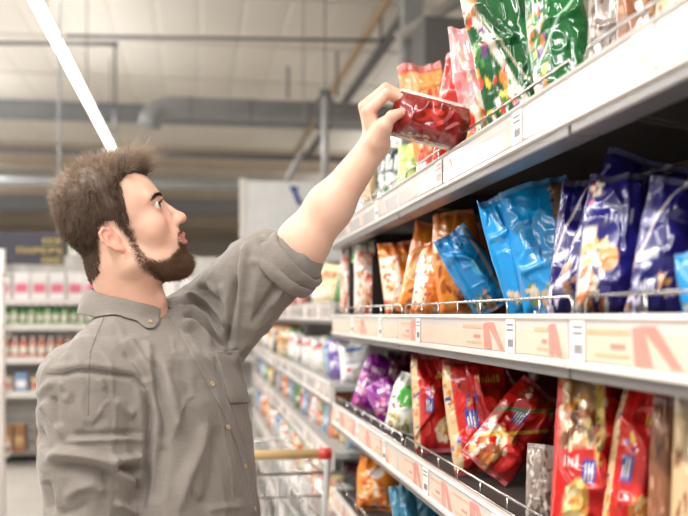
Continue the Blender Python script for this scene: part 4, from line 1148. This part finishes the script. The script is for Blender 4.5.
V1, F1, C1 = strands(P+Nn*.001, D, L_, .00062, c0, 5, curl=.20, droop=np.array([.10, 0, -.12]), tipcol=tip)
hV = np.concatenate([CV, V1]); hF = np.concatenate([CF, F1+len(CV)]); hC = np.concatenate([cc, C1])
M_hair = mat('hair', rough=.5, var=.05, scale=200, attr=True, spec=.35)
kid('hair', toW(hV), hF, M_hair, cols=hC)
# beard
bd = beardsd(x, y, z)
bw = sst(-.001, .006, bd)*(np.abs(y) < .085)*(~ear_m)*(.35+.65*sst(.03, .06, x))
P, Nn = sample(HV, HF, HN, bw, 15000, 22)
D = Nn*.75+np.array([[.25, 0, -.65]])+rs.normal(0, .22, P.shape); D /= np.linalg.norm(D, axis=1)[:, None]
bdp = beardsd(*P.T)
L_ = (.0022+.0085*sst(.0, .022, bdp)*(.4+.6*sst(.03, .07, P[:, 0])))*rs.uniform(.6, 1.2, len(P))
c0 = lin((64, 44, 32))[None]*rs.uniform(.5, 1.8, (len(P), 1)); c1 = lin((122, 88, 64))[None]*rs.uniform(.8, 1.3, (len(P), 1))
V1, F1, C1 = strands(P, D, L_, .00050, c0, 6, curl=.2, segs=3, tipcol=c1)
kid('beard', toW(V1), F1, M_hair, cols=C1)
# eyebrows and lashes
for s in (-1, 1):
    m_ = browm*(y*s > 0)
    P, Nn = sample(HV, HF, HN, m_, 520, 30+s)
    D = Nn*.35+np.array([[-.5, .75*s, .25]])+rs.normal(0, .15, P.shape); D /= np.linalg.norm(D, axis=1)[:, None]
    V1, F1, C1 = strands(P, D, rs.uniform(.0035, .006, len(P)), .0003, lin((62, 44, 34))[None]*rs.uniform(.7, 1.3, (len(P), 1)), 7+s, segs=2)
    q = rs.uniform(-1, 1, 90)
    E = np.stack([.0880+.0130*np.cos(q*.9)*.97, (.0325+.0130*np.sin(q*.9))*s, .0405+.0060*(1-q*q)+0*q], 1)
    De = np.stack([.9+0*q, .5*q*s, .35+0*q], 1); De /= np.linalg.norm(De, axis=1)[:, None]
    V2, F2, C2 = strands(E, De, rs.uniform(.005, .008, 90), .00025, np.repeat(lin((30, 22, 20))[None], 90, 0), 9, segs=2)
    kid('eyebrow', toW(V1), F1, M_hair, cols=C1); kid('eyelashes', toW(V2), F2, M_hair, cols=C2)
# ================================================================== shirt
def loft(x, y, z):
    zs = np.array([.80, 1.06, 1.18, 1.28, 1.36, 1.41, 1.46, 1.52])
    pc = [180, 178, 174, 169, 164, 156, 146, 138]; pz = [1.76, 1.76, 1.77, 1.775, 1.785, 1.79, 1.78, 1.77]
    A_ = np.array([.195, .190, .192, .195, .185, .140, .08, .06]); B_ = np.array([.145, .135, .134, .134, .120, .082, .055, .05])
    C = np.array([Wn(p, HY-(zz-CAMZ)*FPX/q, q) for p, q, zz in zip(pc, pz, zs)])
    cx = np.interp(z, zs, C[:, 0]); cy = np.interp(z, zs, C[:, 1]); a = np.interp(z, zs, A_); b = np.interp(z, zs, B_)
    u = ((x-cx)*SD[0]+(y-cy)*SD[1])/a; v = ((x-cx)*FD[0]+(y-cy)*FD[1])/b
    k = (np.abs(u)**2.4+np.abs(v)**2.4)**(1/2.4)
    f = (k-1)*np.minimum(a, b)*.9
    return smax(smax(f, z-1.432, .03), .80-z, .004)
S1 = Wn(82, 386, 1.605); S2 = Wn(91, 462, 1.60); S3 = Wn(90, 545, 1.60)
def shirt_s(x, y, z):
    f = loft(x, y, z)
    f = smin(f, cone(x, y, z, Wn(118, 339, 1.71), Wn(96, 380, 1.63), .050, .076), .05)       # right shoulder
    f = smin(f, cone(x, y, z, Wn(146, 345, 1.80), Wn(205, 318, 1.90), .062, .062), .045)    # left shoulder
    f = smin(f, cone(x, y, z, Wn(112, 340, 1.78), Wn(134, 342, 1.77), .058, .058), .03)
    f = smin(f, cone(x, y, z, Wn(178, 345, 1.83), Wn(212, 330, 1.90), .085, .075), .04)
    # left sleeve up to the elbow
    g = cone(x, y, z, Wn(208, 318, 1.90), Wn(262, 268, 1.83), .076, .072)
    g = smin(g, cone(x, y, z, Wn(262, 270, 1.83), Wn(290, 262, 1.80), .068, .062), .02)
    g = smin(g, sph(x, y, z, Wn(268, 257, 1.83), .050), .02)
    g = smin(g, cone(x, y, z, Wn(214, 352, 1.84), Wn(268, 285, 1.82), .060, .056), .03)
    f = smin(f, g, .022)
    # right sleeve
    r = cone(x, y, z, S1, S2, .078, .083); r = smin(r, cone(x, y, z, S2, S3, .083, .080), .03)
    r = smin(r, cone(x, y, z, S3, RE*.45+RW_*.55, .078, .066), .04)
    f = smin(f, r, .014)
    return f
SLO = np.array([RS, RE, RW_, LE, TC, hipc]).min(0)-.20; SHI = np.array([RS, LE, TC, LS, hipc]).max(0)+.20
SLO[2] = .72; SHI[2] = 1.64
SV, SF = surfnet(shirt_s, SLO, SHI, .0056)
# one finer level
def subdivide(V, F):
    E = np.concatenate([F[:, [i, (i+1) % 4]] for i in range(4)]); Es = np.sort(E, 1)
    U, inv = np.unique(Es, axis=0, return_inverse=True); inv = inv.ravel()
    n = len(V); m = len(F); mid = (V[U[:, 0]]+V[U[:, 1]])/2; cen = V[F].mean(1)
    e = [inv[i*m:(i+1)*m]+n for i in range(4)]; c = np.arange(m)+n+len(U)
    F2 = np.concatenate([np.stack([F[:, i], e[i], c, e[i-1]], 1) for i in range(4)])
    return np.concatenate([V, mid, cen]), F2
SV, SF = subdivide(SV, SF)
SN_ = mesh_normals(SV, SF)
# sight-plane coordinates of each point, used to lay the folds out where the cloth shows them
def proj(V):
    X = V[:, 0]*CS-V[:, 1]*SN; Z = V[:, 0]*SN+V[:, 1]*CS; h = V[:, 2]-CAMZ
    return HX+FPX*X/Z, HY-FPX*h/Z, Z
qx, qy, qz = proj(SV)
camv = -SV+np.array([0, 0, CAMZ]); camv /= np.linalg.norm(camv, axis=1)[:, None]
facing = sst(-.25, .15, (SN_*camv).sum(1))
def polyd(pts):
    d = np.full(len(qx), 1e3); tt_ = np.zeros(len(qx)); sg = np.zeros(len(qx)); n = len(pts)-1
    for i in range(n):
        ax_, ay2 = pts[i]; bx_, by_ = pts[i+1]; ex, ey = bx_-ax_, by_-ay2; L2 = ex*ex+ey*ey
        t = np.clip(((qx-ax_)*ex+(qy-ay2)*ey)/L2, 0, 1); dd = np.hypot(qx-ax_-t*ex, qy-ay2-t*ey)
        m = dd < d; s_ = np.sign((qx-ax_)*ey-(qy-ay2)*ex)
        d = np.where(m, dd, d); tt_ = np.where(m, (i+t)/n, tt_); sg = np.where(m, s_, sg)
    return d, tt_, sg
disp = np.zeros(len(SV))
FK = 2.0
# (line, height in mm, half width in px): ridges are positive, grooves negative
FOLDS = [
 # right sleeve
 ([(45,376),(62,375),(75,371),(90,371),(110,374),(133,377),(143,388),(148,402)], -4.5, 3.0),
 ([(45,369),(62,368),(90,365),(133,371)], 2.0, 4),
 ([(147,388),(149,413),(148,445),(146,478),(140,516)], -11, 4.0),
 ([(66,441),(100,440),(148,440)], 4.0, 3.0), ([(70,435),(100,434),(144,433)], -4.5, 4.0),
 ([(40,412),(47,405),(55,420),(66,441)], 6, 4), ([(36,425),(44,446),(52,450)], -5, 4),
 ([(46,462),(58,454),(75,455),(95,459),(112,466),(128,480),(134,494)], 9, 5), ([(52,470),(66,466),(84,468),(104,474),(120,488)], -8, 6),
 ([(106,458),(118,461),(132,459),(147,452)], 7, 4), ([(110,467),(128,470),(143,472)], -8, 4.5),
 ([(62,500),(78,488),(92,484),(110,494)], 5, 6), ([(55,515),(74,512),(92,503)], -4, 5), ([(44,480),(48,495),(52,516)], -5, 4),
 ([(52,395),(56,410),(60,428)], -5, 4), ([(112,398),(124,410),(138,414)], 3, 5), ([(82,425),(92,427),(108,414)], -2, 5),
 ([(112,500),(126,510),(140,512)], 6, 4), ([(134,478),(138,492),(134,505)], -8, 3.5), ([(60,380),(70,392),(66,404)], 3, 4), ([(98,378),(104,390)], 2, 3),
 ([(36,398),(44,388),(55,380)], 3, 4),
 # right shoulder and chest
 ([(118,341),(130,344),(138,354),(144,366),(150,378)], 4.5, 4), ([(122,350),(134,358),(141,370),(146,384)], -4.5, 4),
 ([(152,354),(156,372),(160,396),(166,424),(164,450)], -7.0, 4.5), ([(162,358),(167,380),(174,408),(176,440)], 5.0, 6), ([(145,340),(151,362),(154,392)], 4.0, 5),
 ([(180,350),(188,380),(196,410)], -2.5, 9), ([(205,420),(200,445),(186,480),(178,516)], 5.5, 6), ([(212,424),(214,450),(210,490),(204,516)], -5.5, 7),
 ([(165,440),(160,470),(150,505)], -4, 7), ([(186,490),(196,500),(206,506)], -3, 4), ([(204,510),(225,507),(244,506)], 3, 3.5), ([(220,440),(228,470),(238,490)], 2, 6),
 ([(86,330),(100,328),(118,330)], 2, 5), ([(72,348),(82,338),(96,336)], 2, 6),
 # left chest: pleats drawn from the collar and placket up to the armpit
 ([(178,311),(192,311),(206,318),(217,332),(226,346)], 6, 3.0), ([(179,317),(192,318),(204,326),(214,339),(222,352)], -6.5, 2.6),
 ([(180,322),(192,326),(202,336),(212,350)], 5.5, 2.6), ([(181,329),(192,334),(201,345),(208,357)], -5.0, 2.6), ([(182,336),(192,343),(200,354)], 4, 2.8),
 ([(180,305),(194,303),(208,309),(218,322),(227,340)], -5.5, 2.6), ([(182,298),(196,296),(210,302),(221,316),(229,336)], 6, 3.0),
 ([(196,287),(208,289),(217,302),(224,322),(229,342)], -6, 3.0), ([(206,283),(214,292),(221,306),(227,330)], 6, 2.8),
 ([(214,290),(222,306),(227,328),(230,348)], -8, 2.8),
 # left sleeve
 ([(247,240),(245,262),(240,300),(233,338)], 6.5, 4), ([(238,272),(234,300),(230,332),(229,350)], -9, 4), ([(221,283),(227,298),(230,322)], 4, 4),
 ([(256,238),(264,246),(272,256),(281,262)], -4, 3), ([(262,236),(272,248),(284,258)], 3, 3),
 ([(286,268),(276,286),(262,306),(250,326)], -5.5, 3.2), ([(290,276),(280,292),(268,308)], 4.5, 3), ([(266,262),(258,284),(250,310)], 2, 6), ([(248,262),(262,262),(276,264)], 2, 4),
 # pocket side
 ([(213,352),(218,372),(230,404),(243,440)], -2.5, 2.2), ([(222,352),(230,356),(238,348)], -3, 2.5),
]
for pts, mm, wd in FOLDS:
    d, t, s = polyd(pts)
    m = d < wd*3.2
    taper = np.clip(np.minimum(t, 1-t)/.18, 0.12, 1)
    prof_ = np.exp(-(d/wd)**2)*(1+.0*s)
    disp += np.where(m, mm*.001*FK*prof_*taper, 0)
disp *= facing
x, y, z = SV.T
# soft crumple of the cloth everywhere
lo_ = .0045*vn(x*9, y*9, z*7, 51)+.0030*ridged(x*16+.6*vn(x*20, y*20, z*20, 3), y*16, z*13, 52)+.0011*vn(x*60, y*60, z*60, 53)
low_w = 1-.5*facing
rid2 = .0035*np.maximum(ridged(x*22+y*8, y*22, z*9+vn(x*15, y*15, z*15, 9)*.8, 54)-.4, 0)
disp += lo_*(.75+.6*(1-facing))+rid2
SV2 = SV+SN_*disp[:, None]
# relax: one light smoothing pass keeps the mesh clean
def smooth(V, F, it=1, w=.4):
    E = np.concatenate([F[:, [0, 1]], F[:, [1, 2]], F[:, [2, 3]], F[:, [3, 0]]])
    for _ in range(it):
        acc = np.zeros_like(V); cnt = np.zeros(len(V))
        for a, b in ((0, 1), (1, 0)):
            for k in range(3): acc[:, k] += np.bincount(E[:, a], V[E[:, b], k], len(V))
            cnt += np.bincount(E[:, a], minlength=len(V))
        V = V*(1-w)+acc/np.maximum(cnt, 1)[:, None]*w
    return V
SV2 = smooth(SV2, SF, 1, .35)
def cloth_mat(name, rgb):
    m = mat(name, rgb, .78, var=.05, scale=26, spec=.3)
    nt = m.node_tree; N = nt.nodes; L = nt.links; b = N['Principled BSDF']
    b.inputs['Sheen Weight'].default_value = .25; b.inputs['Sheen Roughness'].default_value = .4
    tc = N.new('ShaderNodeTexCoord'); sep = N.new('ShaderNodeSeparateXYZ'); L.new(tc.outputs['Object'], sep.inputs[0])
    # woven slub: fine noise drawn out along and across the thread
    hs = []
    for st in ((900, 900, 60), (60, 60, 900)):
        mp = N.new('ShaderNodeMapping'); mp.inputs['Scale'].default_value = [v*.6 for v in st]; L.new(tc.outputs['Object'], mp.inputs['Vector'])
        n_ = N.new('ShaderNodeTexNoise'); n_.inputs['Scale'].default_value = 1.; n_.inputs['Detail'].default_value = 2; L.new(mp.outputs['Vector'], n_.inputs['Vector']); hs.append(n_)
    ad = N.new('ShaderNodeMath'); ad.operation = 'ADD'; L.new(hs[0].outputs['Fac'], ad.inputs[0]); L.new(hs[1].outputs['Fac'], ad.inputs[1])
    n3 = N.new('ShaderNodeTexNoise'); n3.inputs['Scale'].default_value = 70; n3.inputs['Detail'].default_value = 6; L.new(tc.outputs['Object'], n3.inputs['Vector'])
    a2 = N.new('ShaderNodeMath'); a2.operation = 'MULTIPLY_ADD'; L.new(n3.outputs['Fac'], a2.inputs[0]); a2.inputs[1].default_value = 1.6; L.new(ad.outputs[0], a2.inputs[2])
    bp = N.new('ShaderNodeBump'); bp.inputs['Strength'].default_value = .2; bp.inputs['Distance'].default_value = .0022
    L.new(a2.outputs[0], bp.inputs['Height']); L.new(bp.outputs['Normal'], b.inputs['Normal'])
    mr = N.new('ShaderNodeMapRange'); mr.inputs['From Min'].default_value = .7; mr.inputs['From Max'].default_value = 1.3; mr.inputs['To Min'].default_value = .93; mr.inputs['To Max'].default_value = 1.07
    L.new(ad.outputs[0], mr.inputs['Value'])
    old = b.inputs['Base Color'].links[0].from_socket
    sc2 = N.new('ShaderNodeVectorMath'); sc2.operation = 'SCALE'; L.new(old, sc2.inputs[0]); L.new(mr.outputs['Result'], sc2.inputs['Scale']); L.new(sc2.outputs['Vector'], b.inputs['Base Color'])
    return m
M_shirt = cloth_mat('grey_chambray', (131, 123, 115))
M_shirt2 = cloth_mat('grey_chambray_inner', (136, 130, 124))
shirt = kid('shirt', SV2, SF, M_shirt)
BT = BVHTree.FromPolygons([tuple(v) for v in SV2], [tuple(f) for f in SF])
CAM = Vector((0, 0, CAMZ))
_q = BT.find_nearest(Vector(TC)+Vector(FD)*.5); SGN = 1. if _q[1].dot(Vector(FD)) > 0 else -1.
def hit(px, py):
    d = (W(px, py, 1)-CAM).normalized(); r = BT.ray_cast(CAM, d)
    if r[0] is None: return None, None
    n = r[1]
    if n.dot(d) > 0: n = -n
    return r[0], n
def patch(rows, off, name, m=None, thick=.0016):
    """cloth laid on the shirt: rows of sight-line positions, given real thickness"""
    P = []; 
    for row_ in rows:
        r_ = []
        for (a, b) in row_:
            p, n = hit(a, b); r_.append((p, n))
        P.append(r_)
    nr, nc = len(P), len(P[0])
    last = None; G = np.zeros((nr, nc, 3)); Nn = np.zeros((nr, nc, 3)); ok = np.zeros((nr, nc), bool)
    for i in range(nr):
        for j in range(nc):
            p, n = P[i][j]
            if p is not None: G[i, j] = p; Nn[i, j] = n; ok[i, j] = True
    for i in range(nr):
        for j in range(nc):
            if not ok[i, j]:
                js = [q for q in range(nc) if ok[i, q]]
                if js: q = min(js, key=lambda t: abs(t-j)); G[i, j] = G[i, q]; Nn[i, j] = Nn[i, q]
    for _ in range(2): # even the normals out
        Q = Nn.copy(); Q[1:] += Nn[:-1]; Q[:-1] += Nn[1:]; Q[:, 1:] += Nn[:, :-1]; Q[:, :-1] += Nn[:, 1:]; Nn = Q/np.maximum(np.linalg.norm(Q, axis=2, keepdims=True), 1e-9)
    top = G+Nn*(off+thick); bot = G-Nn*.0005
    V = np.concatenate([top.reshape(-1, 3), bot.reshape(-1, 3)]); n1 = nr*nc
    id_ = lambda i, j: i*nc+j
    F = [(id_(i, j), id_(i, j+1), id_(i+1, j+1), id_(i+1, j)) for i in range(nr-1) for j in range(nc-1)]
    F += [tuple(q+n1 for q in f[::-1]) for f in F]
    rim = [id_(0, j) for j in range(nc)]+[id_(i, nc-1) for i in range(1, nr)]+[id_(nr-1, j) for j in range(nc-2, -1, -1)]+[id_(i, 0) for i in range(nr-2, 0, -1)]
    for a, b in zip(rim, rim[1:]+rim[:1]): F.append((b, a, a+n1, b+n1))
    return kid(name, V, np.array(F), m or M_shirt)
def interp_line(pts, n):
    pts = np.array(pts, float); d = np.r_[0, np.cumsum(np.hypot(*np.diff(pts, axis=0).T))]; s = np.linspace(0, d[-1], n)
    return np.stack([np.interp(s, d, pts[:, 0]), np.interp(s, d, pts[:, 1])], 1)
# placket, pocket
cl = interp_line([(168,316),(178,330),(190,352),(206,382),(222,412),(236,444),(247,480),(254,518)], 70)
cr = interp_line([(176,313),(187,330),(200,352),(215,380),(231,410),(243,444),(252,480),(258,518)], 70)
rows = [[tuple(a+(b-a)*k/5) for k in range(6)] for a, b in zip(cl, cr)]
patch(rows, .0006, 'placket')
def quad_rows(c00, c01, c11, c10, nr, nc):
    c00, c01, c11, c10 = map(np.array, (c00, c01, c11, c10)); out = []
    for i in range(nr):
        t = i/(nr-1); a = c00*(1-t)+c10*t; b = c01*(1-t)+c11*t; out.append([tuple(a+(b-a)*j/(nc-1)) for j in range(nc)])
    return out
patch(quad_rows((214, 352), (239, 350), (248, 402), (230, 404), 24, 14), .0012, 'chest_pocket')
# stitched seams
def seam(pts, name='seam', r=.0008, off=.0004):
    ln = interp_line(pts, 60); P = []
    for a, b in ln:
        p, n = hit(a, b)
        if p is not None and (not P or (p-P[-1]).length < .03): P.append(p+n*off)
    if len(P) > 3:
        mb = MB().tube([p-Vector(OFF) for p in P], r, 5); o = mkobj(name, mb.v, mb.f, M_seam, man, True)
M_seam = mat('seam_thread', (118, 112, 106), .8)
seam([(46,373),(62,373),(76,368),(90,367),(112,371),(134,374),(144,386),(148,400)])
seam([(104,318),(96,336),(90,352),(89,370)])
seam([(89,374),(88,395),(88,415)])
seam([(214,354),(239,352)], off=.0026)
# collar: a folded band round the neck with two pointed leaves
NCt = Wn(127, 297, 1.757); 
AC = R(24); ec = nrm(wv(1, -(127-HX)/FPX)); rc = nrm(wv((127-HX)/FPX, 1))
cf = ec*math.cos(AC)-rc*math.sin(AC); cs_ = ec*math.sin(AC)+rc*math.cos(AC)
M_collar = M_shirt
def collar_mesh():
    nphi, nt = 96, 14; V = []
    # phi from the front opening round the back to the front again
    PH = np.linspace(R(5), R(355), nphi)
    for ph in PH:
        front = .5+.5*math.cos(ph)                       # 1 in front, 0 at the back
        zt = .014*(1-front)**1.3+.003-.012*front
        e = min(ph, 2*math.pi-ph)              # distance from the opening
        tip = math.exp(-(e/R(30))**2)
        drop = .046+.034*tip
        flare = .020+.014*tip
        for k in range(nt):
            t = k/(nt-1); pq = ph+(.62 if ph < math.pi else -.62)*math.exp(-(e/R(45))**2)*t; c_, s_ = math.cos(pq), math.sin(pq)
            rr_ = .071+.002*math.sin(t*3.14)+flare*t**.8+.0015*math.sin(ph*9+t*4)*t
            roll = 0.006*math.exp(-(t/.08)**2)
            p = NCt+cf*(c_*(rr_-roll)*(.96 if c_ > 0 else 1.04))+cs_*(s_*(rr_-roll)*.98)
            # leaf tips reach forward-down
            p = p+cf*(-.006*tip*t)
            zz = zt-drop*t
            V.append(p+np.array([0, 0, zz]))
    V = np.array(V).reshape(nphi, nt, 3)
    # inner stand going down inside
    IN = []
    for i, ph in enumerate(PH):
        c_, s_ = math.cos(ph), math.sin(ph); front = .5+.5*c_; zt = .014*(1-front)**1.3+.003-.012*front
        for k in range(6):
            t = k/5; p = NCt+cf*c_*(.0665+.003*t)*(.96 if c_ > 0 else 1.04)+cs_*s_*(.0665+.003*t)*.98; IN.append(p+np.array([0, 0, zt-.002-.042*t]))
    IN = np.array(IN).reshape(nphi, 6, 3)
    # the leaf lies on the shirt, never inside it
    for i in range(nphi):
        for k in range(3, nt):
            p = Vector(V[i, k]); q = BT.find_nearest(p, .08)
            if q[0] is None: continue
            sd = (p-q[0]).dot(q[1])*SGN
            if sd < .0035: V[i, k] = np.array(q[0]+q[1]*SGN*.0035)
    for _ in range(3):
        V[1:-1, 4:-1] = V[1:-1, 4:-1]*.5+(V[:-2, 4:-1]+V[2:, 4:-1]+V[1:-1, 3:-2]+V[1:-1, 5:])*.125
    G = np.concatenate([IN[:, ::-1], V], 1)    # from inside bottom, over the fold, to the outer edge
    nc = G.shape[1]
    N_ = np.cross(np.gradient(G, axis=0), np.gradient(G, axis=1)); N_ /= np.linalg.norm(N_, axis=2, keepdims=True)
    cen = NCt; s0 = np.sign((N_[nphi//2, -3]*(G[nphi//2, -3]-cen)).sum()); N_ *= s0
    A_ = G+N_*.0011; B_ = G-N_*.0011
    VV = np.concatenate([A_.reshape(-1, 3), B_.reshape(-1, 3)]); n1 = nphi*nc
    id_ = lambda i, j: i*nc+j
    F = [(id_(i, j), id_(i, j+1), id_(i+1, j+1), id_(i+1, j)) for i in range(nphi-1) for j in range(nc-1)]
    F += [tuple(q+n1 for q in f[::-1]) for f in F]
    rim = [id_(0, j) for j in range(nc)]+[id_(i, nc-1) for i in range(1, nphi)]+[id_(nphi-1, j) for j in range(nc-2, -1, -1)]+[id_(i, 0) for i in range(nphi-2, 0, -1)]
    for a, b in zip(rim, rim[1:]+rim[:1]): F.append((b, a, a+n1, b+n1))
    VV = VV+(vn(VV[:,0]*60, VV[:,1]*60, VV[:,2]*60, 7)*.0009)[:, None]*np.tile(N_.reshape(-1, 3), (2, 1))
    return VV, np.array(F)
cV, cF = collar_mesh(); collar = kid('collar', cV, cF, M_collar)
BTC = BVHTree.FromPolygons([tuple(v) for v in cV], [tuple(f) for f in cF])
# buttons
M_btn = mat('horn_button', (196,168,128), .25, var=.2, scale=300, coat=.6); M_thr = mat('button_thread', (90,76,60), .8)
def button(px, py, r=.0052, on='shirt'):
    d = (W(px, py, 1)-CAM).normalized(); q = (BTC if on == 'collar' else BT).ray_cast(CAM, d)
    if q[0] is None: return
    p, n = q[0], q[1]
    if n.dot(d) > 0: n = -n
    o = Vector(p)+n*(.0026 if on == 'shirt' else .0010)
    prof_ = [(r*.2, .0006), (r*.55, .0007), (r*.7, .0016), (r*.9, .0019), (r, .0013), (r, .0)]
    mb = MB().lathe(prof_[::-1], n=20)
    b = mkobj('button', mb.v, mb.f, M_btn, man, True); b.rotation_euler = n.to_track_quat('Z', 'Y').to_euler(); b.location = o-Vector(OFF)
    mb = MB()
    for a in (-1, 1):
        for c in (-1, 1): mb.box(a*r*.25-.0004, c*r*.25-.0004, .0005, a*r*.25+.0004, c*r*.25+.0004, .0012)
    mb.build('button_thread', M_thr, b)
for (a, b) in ((211,384),(227,427),(244,466),(254,509)): button(a, b)
button(150, 322, .0042, 'collar'); button(163, 307, .0052, 'collar')
# rolled cuff above the elbow
d_ = nrm(Wn(297, 256, 1.79)-Wn(262, 286, 1.82)); a1 = nrm(np.cross(d_, [0, 0, 1])); a2 = np.cross(a1, d_)
def cuff(c0, prof_, nphi=72, tilt=0., seed=0):
    V = []; n = len(prof_)
    for i in range(nphi):
        t = 2*math.pi*i/nphi
        for (s_, r_) in prof_:
            ww = 1+.035*math.sin(2*t+seed)+.03*vn(np.array([math.cos(t)*1.6]), np.array([math.sin(t)*1.6]), np.array([s_*30]), seed)[0]
            rr_ = r_*ww; sh = tilt*math.cos(t+seed*.7)
            V.append(c0+d_*(s_+sh)+(a1*math.cos(t)+a2*math.sin(t))*rr_)
    F = [(i*n+j, i*n+(j+1) % n, ((i+1) % nphi)*n+(j+1) % n, ((i+1) % nphi)*n+j) for i in range(nphi) for j in range(n)]
    return np.array(V), np.array(F)
cc_ = Wn(298, 257, 1.79)
pr1 = [(-.048,.060),(-.046,.068),(-.036,.0715),(-.020,.0715),(-.006,.0705),(.002,.068),(.004,.063),(.001,.058),(-.012,.0555),(-.035,.054),(-.047,.055)]
pr2 = [(-.030,.066),(-.030,.0715),(-.024,.0745),(-.012,.0750),(-.004,.0735),(-.001,.070),(-.004,.066),(-.018,.064)]
V, F = cuff(cc_, pr1, seed=1, tilt=.003); V2, F2 = cuff(cc_-d_*.018, pr2, seed=3, tilt=.007)
V = np.concatenate([V, V2]); F = np.concatenate([F, F2+len(V)-len(V2)])
V, F = subdivide(V, F)
nv_ = mesh_normals(V, F); V = V+nv_*(.0016*vn(V[:,0]*45, V[:,1]*45, V[:,2]*45, 61)+.0008*vn(V[:,0]*130, V[:,1]*130, V[:,2]*130, 62))[:, None]
kid('rolled_cuff', V, F, M_shirt)
# ---- trousers and shoes
M_jean = mat('dark_denim', (52,58,76), .85, var=.12, scale=50, bump=.3, bscale=300)
def jeans(x, y, z):
    h0 = hipc+np.array([0, 0, .06])
    u = ((x-h0[0])*SD[0]+(y-h0[1])*SD[1]); v = ((x-h0[0])*FD[0]+(y-h0[1])*FD[1])
    f = (np.sqrt((u/.172)**2+(v/.122)**2+(np.maximum(np.abs(z-.93)-.04, 0)/.10)**2)-1)*.12
    for s in (-1, 1):
        h, k, a = legpts(s); f = smin(f, cone(x, y, z, h, k, .098, .072), .03); f = smin(f, cone(x, y, z, k, a+[0,0,.0], .070, .058), .02)
    f = f+.003*vn(x*18, y*18, z*10, 5)
    return smax(f, .075-z, .004)
lo__ = np.min([legpts(1)[2], legpts(-1)[2], hipc], 0)-.2; hi__ = np.max([legpts(1)[2], legpts(-1)[2], hipc], 0)+.2; lo__[2] = .05; hi__[2] = 1.06
JV, JF = surfnet(jeans, lo__, hi__, .009); kid('trousers', JV, JF, M_jean)
M_shoe = mat('shoe_leather', (54,46,42), .45, coat=.2)
for s in (-1, 1):
    a = FOOT[s]
    def shoe(x, y, z):
        f = cone(x, y, z, a+[0,0,-.035]-FD*.035, a+FD*.15+[0,0,-.045], .042, .040)
        f = smin(f, cone(x, y, z, a+[0,0,.0], a+[0,0,-.03]+FD*.06, .042, .038), .02)
        return smax(f, .001-z, .003)
    V, F = surfnet(shoe, a-[.26,.26,.1], a+[.26,.26,.09], .006); kid('shoe', V, F, M_shoe)
# ---- the bag in the hand
held_c = Wn(430, 121, 1.735)
o, V = make_bag('snack_bag', 'dark red glossy bag held in the raised hand', .150, .092, .075, 301,
    lambda s: ((128,22,18), [('blobs', .1, .0, .9, .2, 40, .05, [(150,100,80),(120,80,60), (90,60,50), (190,150,120)]), ('blobs', .1, .3, .9, .9, 10, .12, [(150,26,24), (196,50,36)]), ('ell', .3, .6, .12, .1, (140,24,22))]), crumple=1.5, twist=.06, seal=(236,220,206))
fx = -math.atan2(held_c[0], held_c[1])
Mx = Matrix.Translation(Vector(held_c)) @ Matrix.Rotation(fx+R(4), 4, 'Z') @ Matrix.Rotation(R(15), 4, 'Y') @ Matrix.Rotation(R(14), 4, 'X')
o.location, o.rotation_euler = Mx.to_translation(), Mx.to_euler()
# ================================================================== light
def area(name, loc, rot, sx, sy, e, col=(1,1,1)):
    l = bpy.data.lights.new(name, 'AREA'); l.shape = 'RECTANGLE'; l.size = sx; l.size_y = sy; l.energy = e; l.color = col
    o = bpy.data.objects.new(name, l); COL.objects.link(o); o.location = loc; o.rotation_euler = rot; return o
# further rows of the same hall lighting, outside the frame (above and behind the camera), and one added beyond the shelves
strip(-4.6, -4, 20, 4.5, 'long fluorescent strip light of the row farther left, outside the picture', 600, 220)
strip(-1.57, -5.6, 1.6, 4.5, 'fluorescent strip light above and behind the camera', 340)
strip(1.9, -5.6, 1.6, 4.5, 'fluorescent strip light of the next aisle, above the shelves', 120)
strip(5.5, 15, 34, 5.0, 'strip light added at the far right to brighten the back, hidden by shelves', 420, 300)  # unseen row added to brighten the dim far end of the hall
strip(-8.0, 4, 30, 4.5, 'long fluorescent strip light of the far left row, outside the picture', 900, 420)
w = bpy.data.worlds.new('hall_light'); sc.world = w; w.use_nodes = True
bg = w.node_tree.nodes['Background']; bg.inputs['Color'].default_value = (1, .98, .95, 1); bg.inputs['Strength'].default_value = .5
sc.view_settings.view_transform = 'Standard'; sc.view_settings.look = 'None'; sc.view_settings.gamma = 1; sc.view_settings.use_curve_mapping = False
sc.view_settings.exposure = 0.12
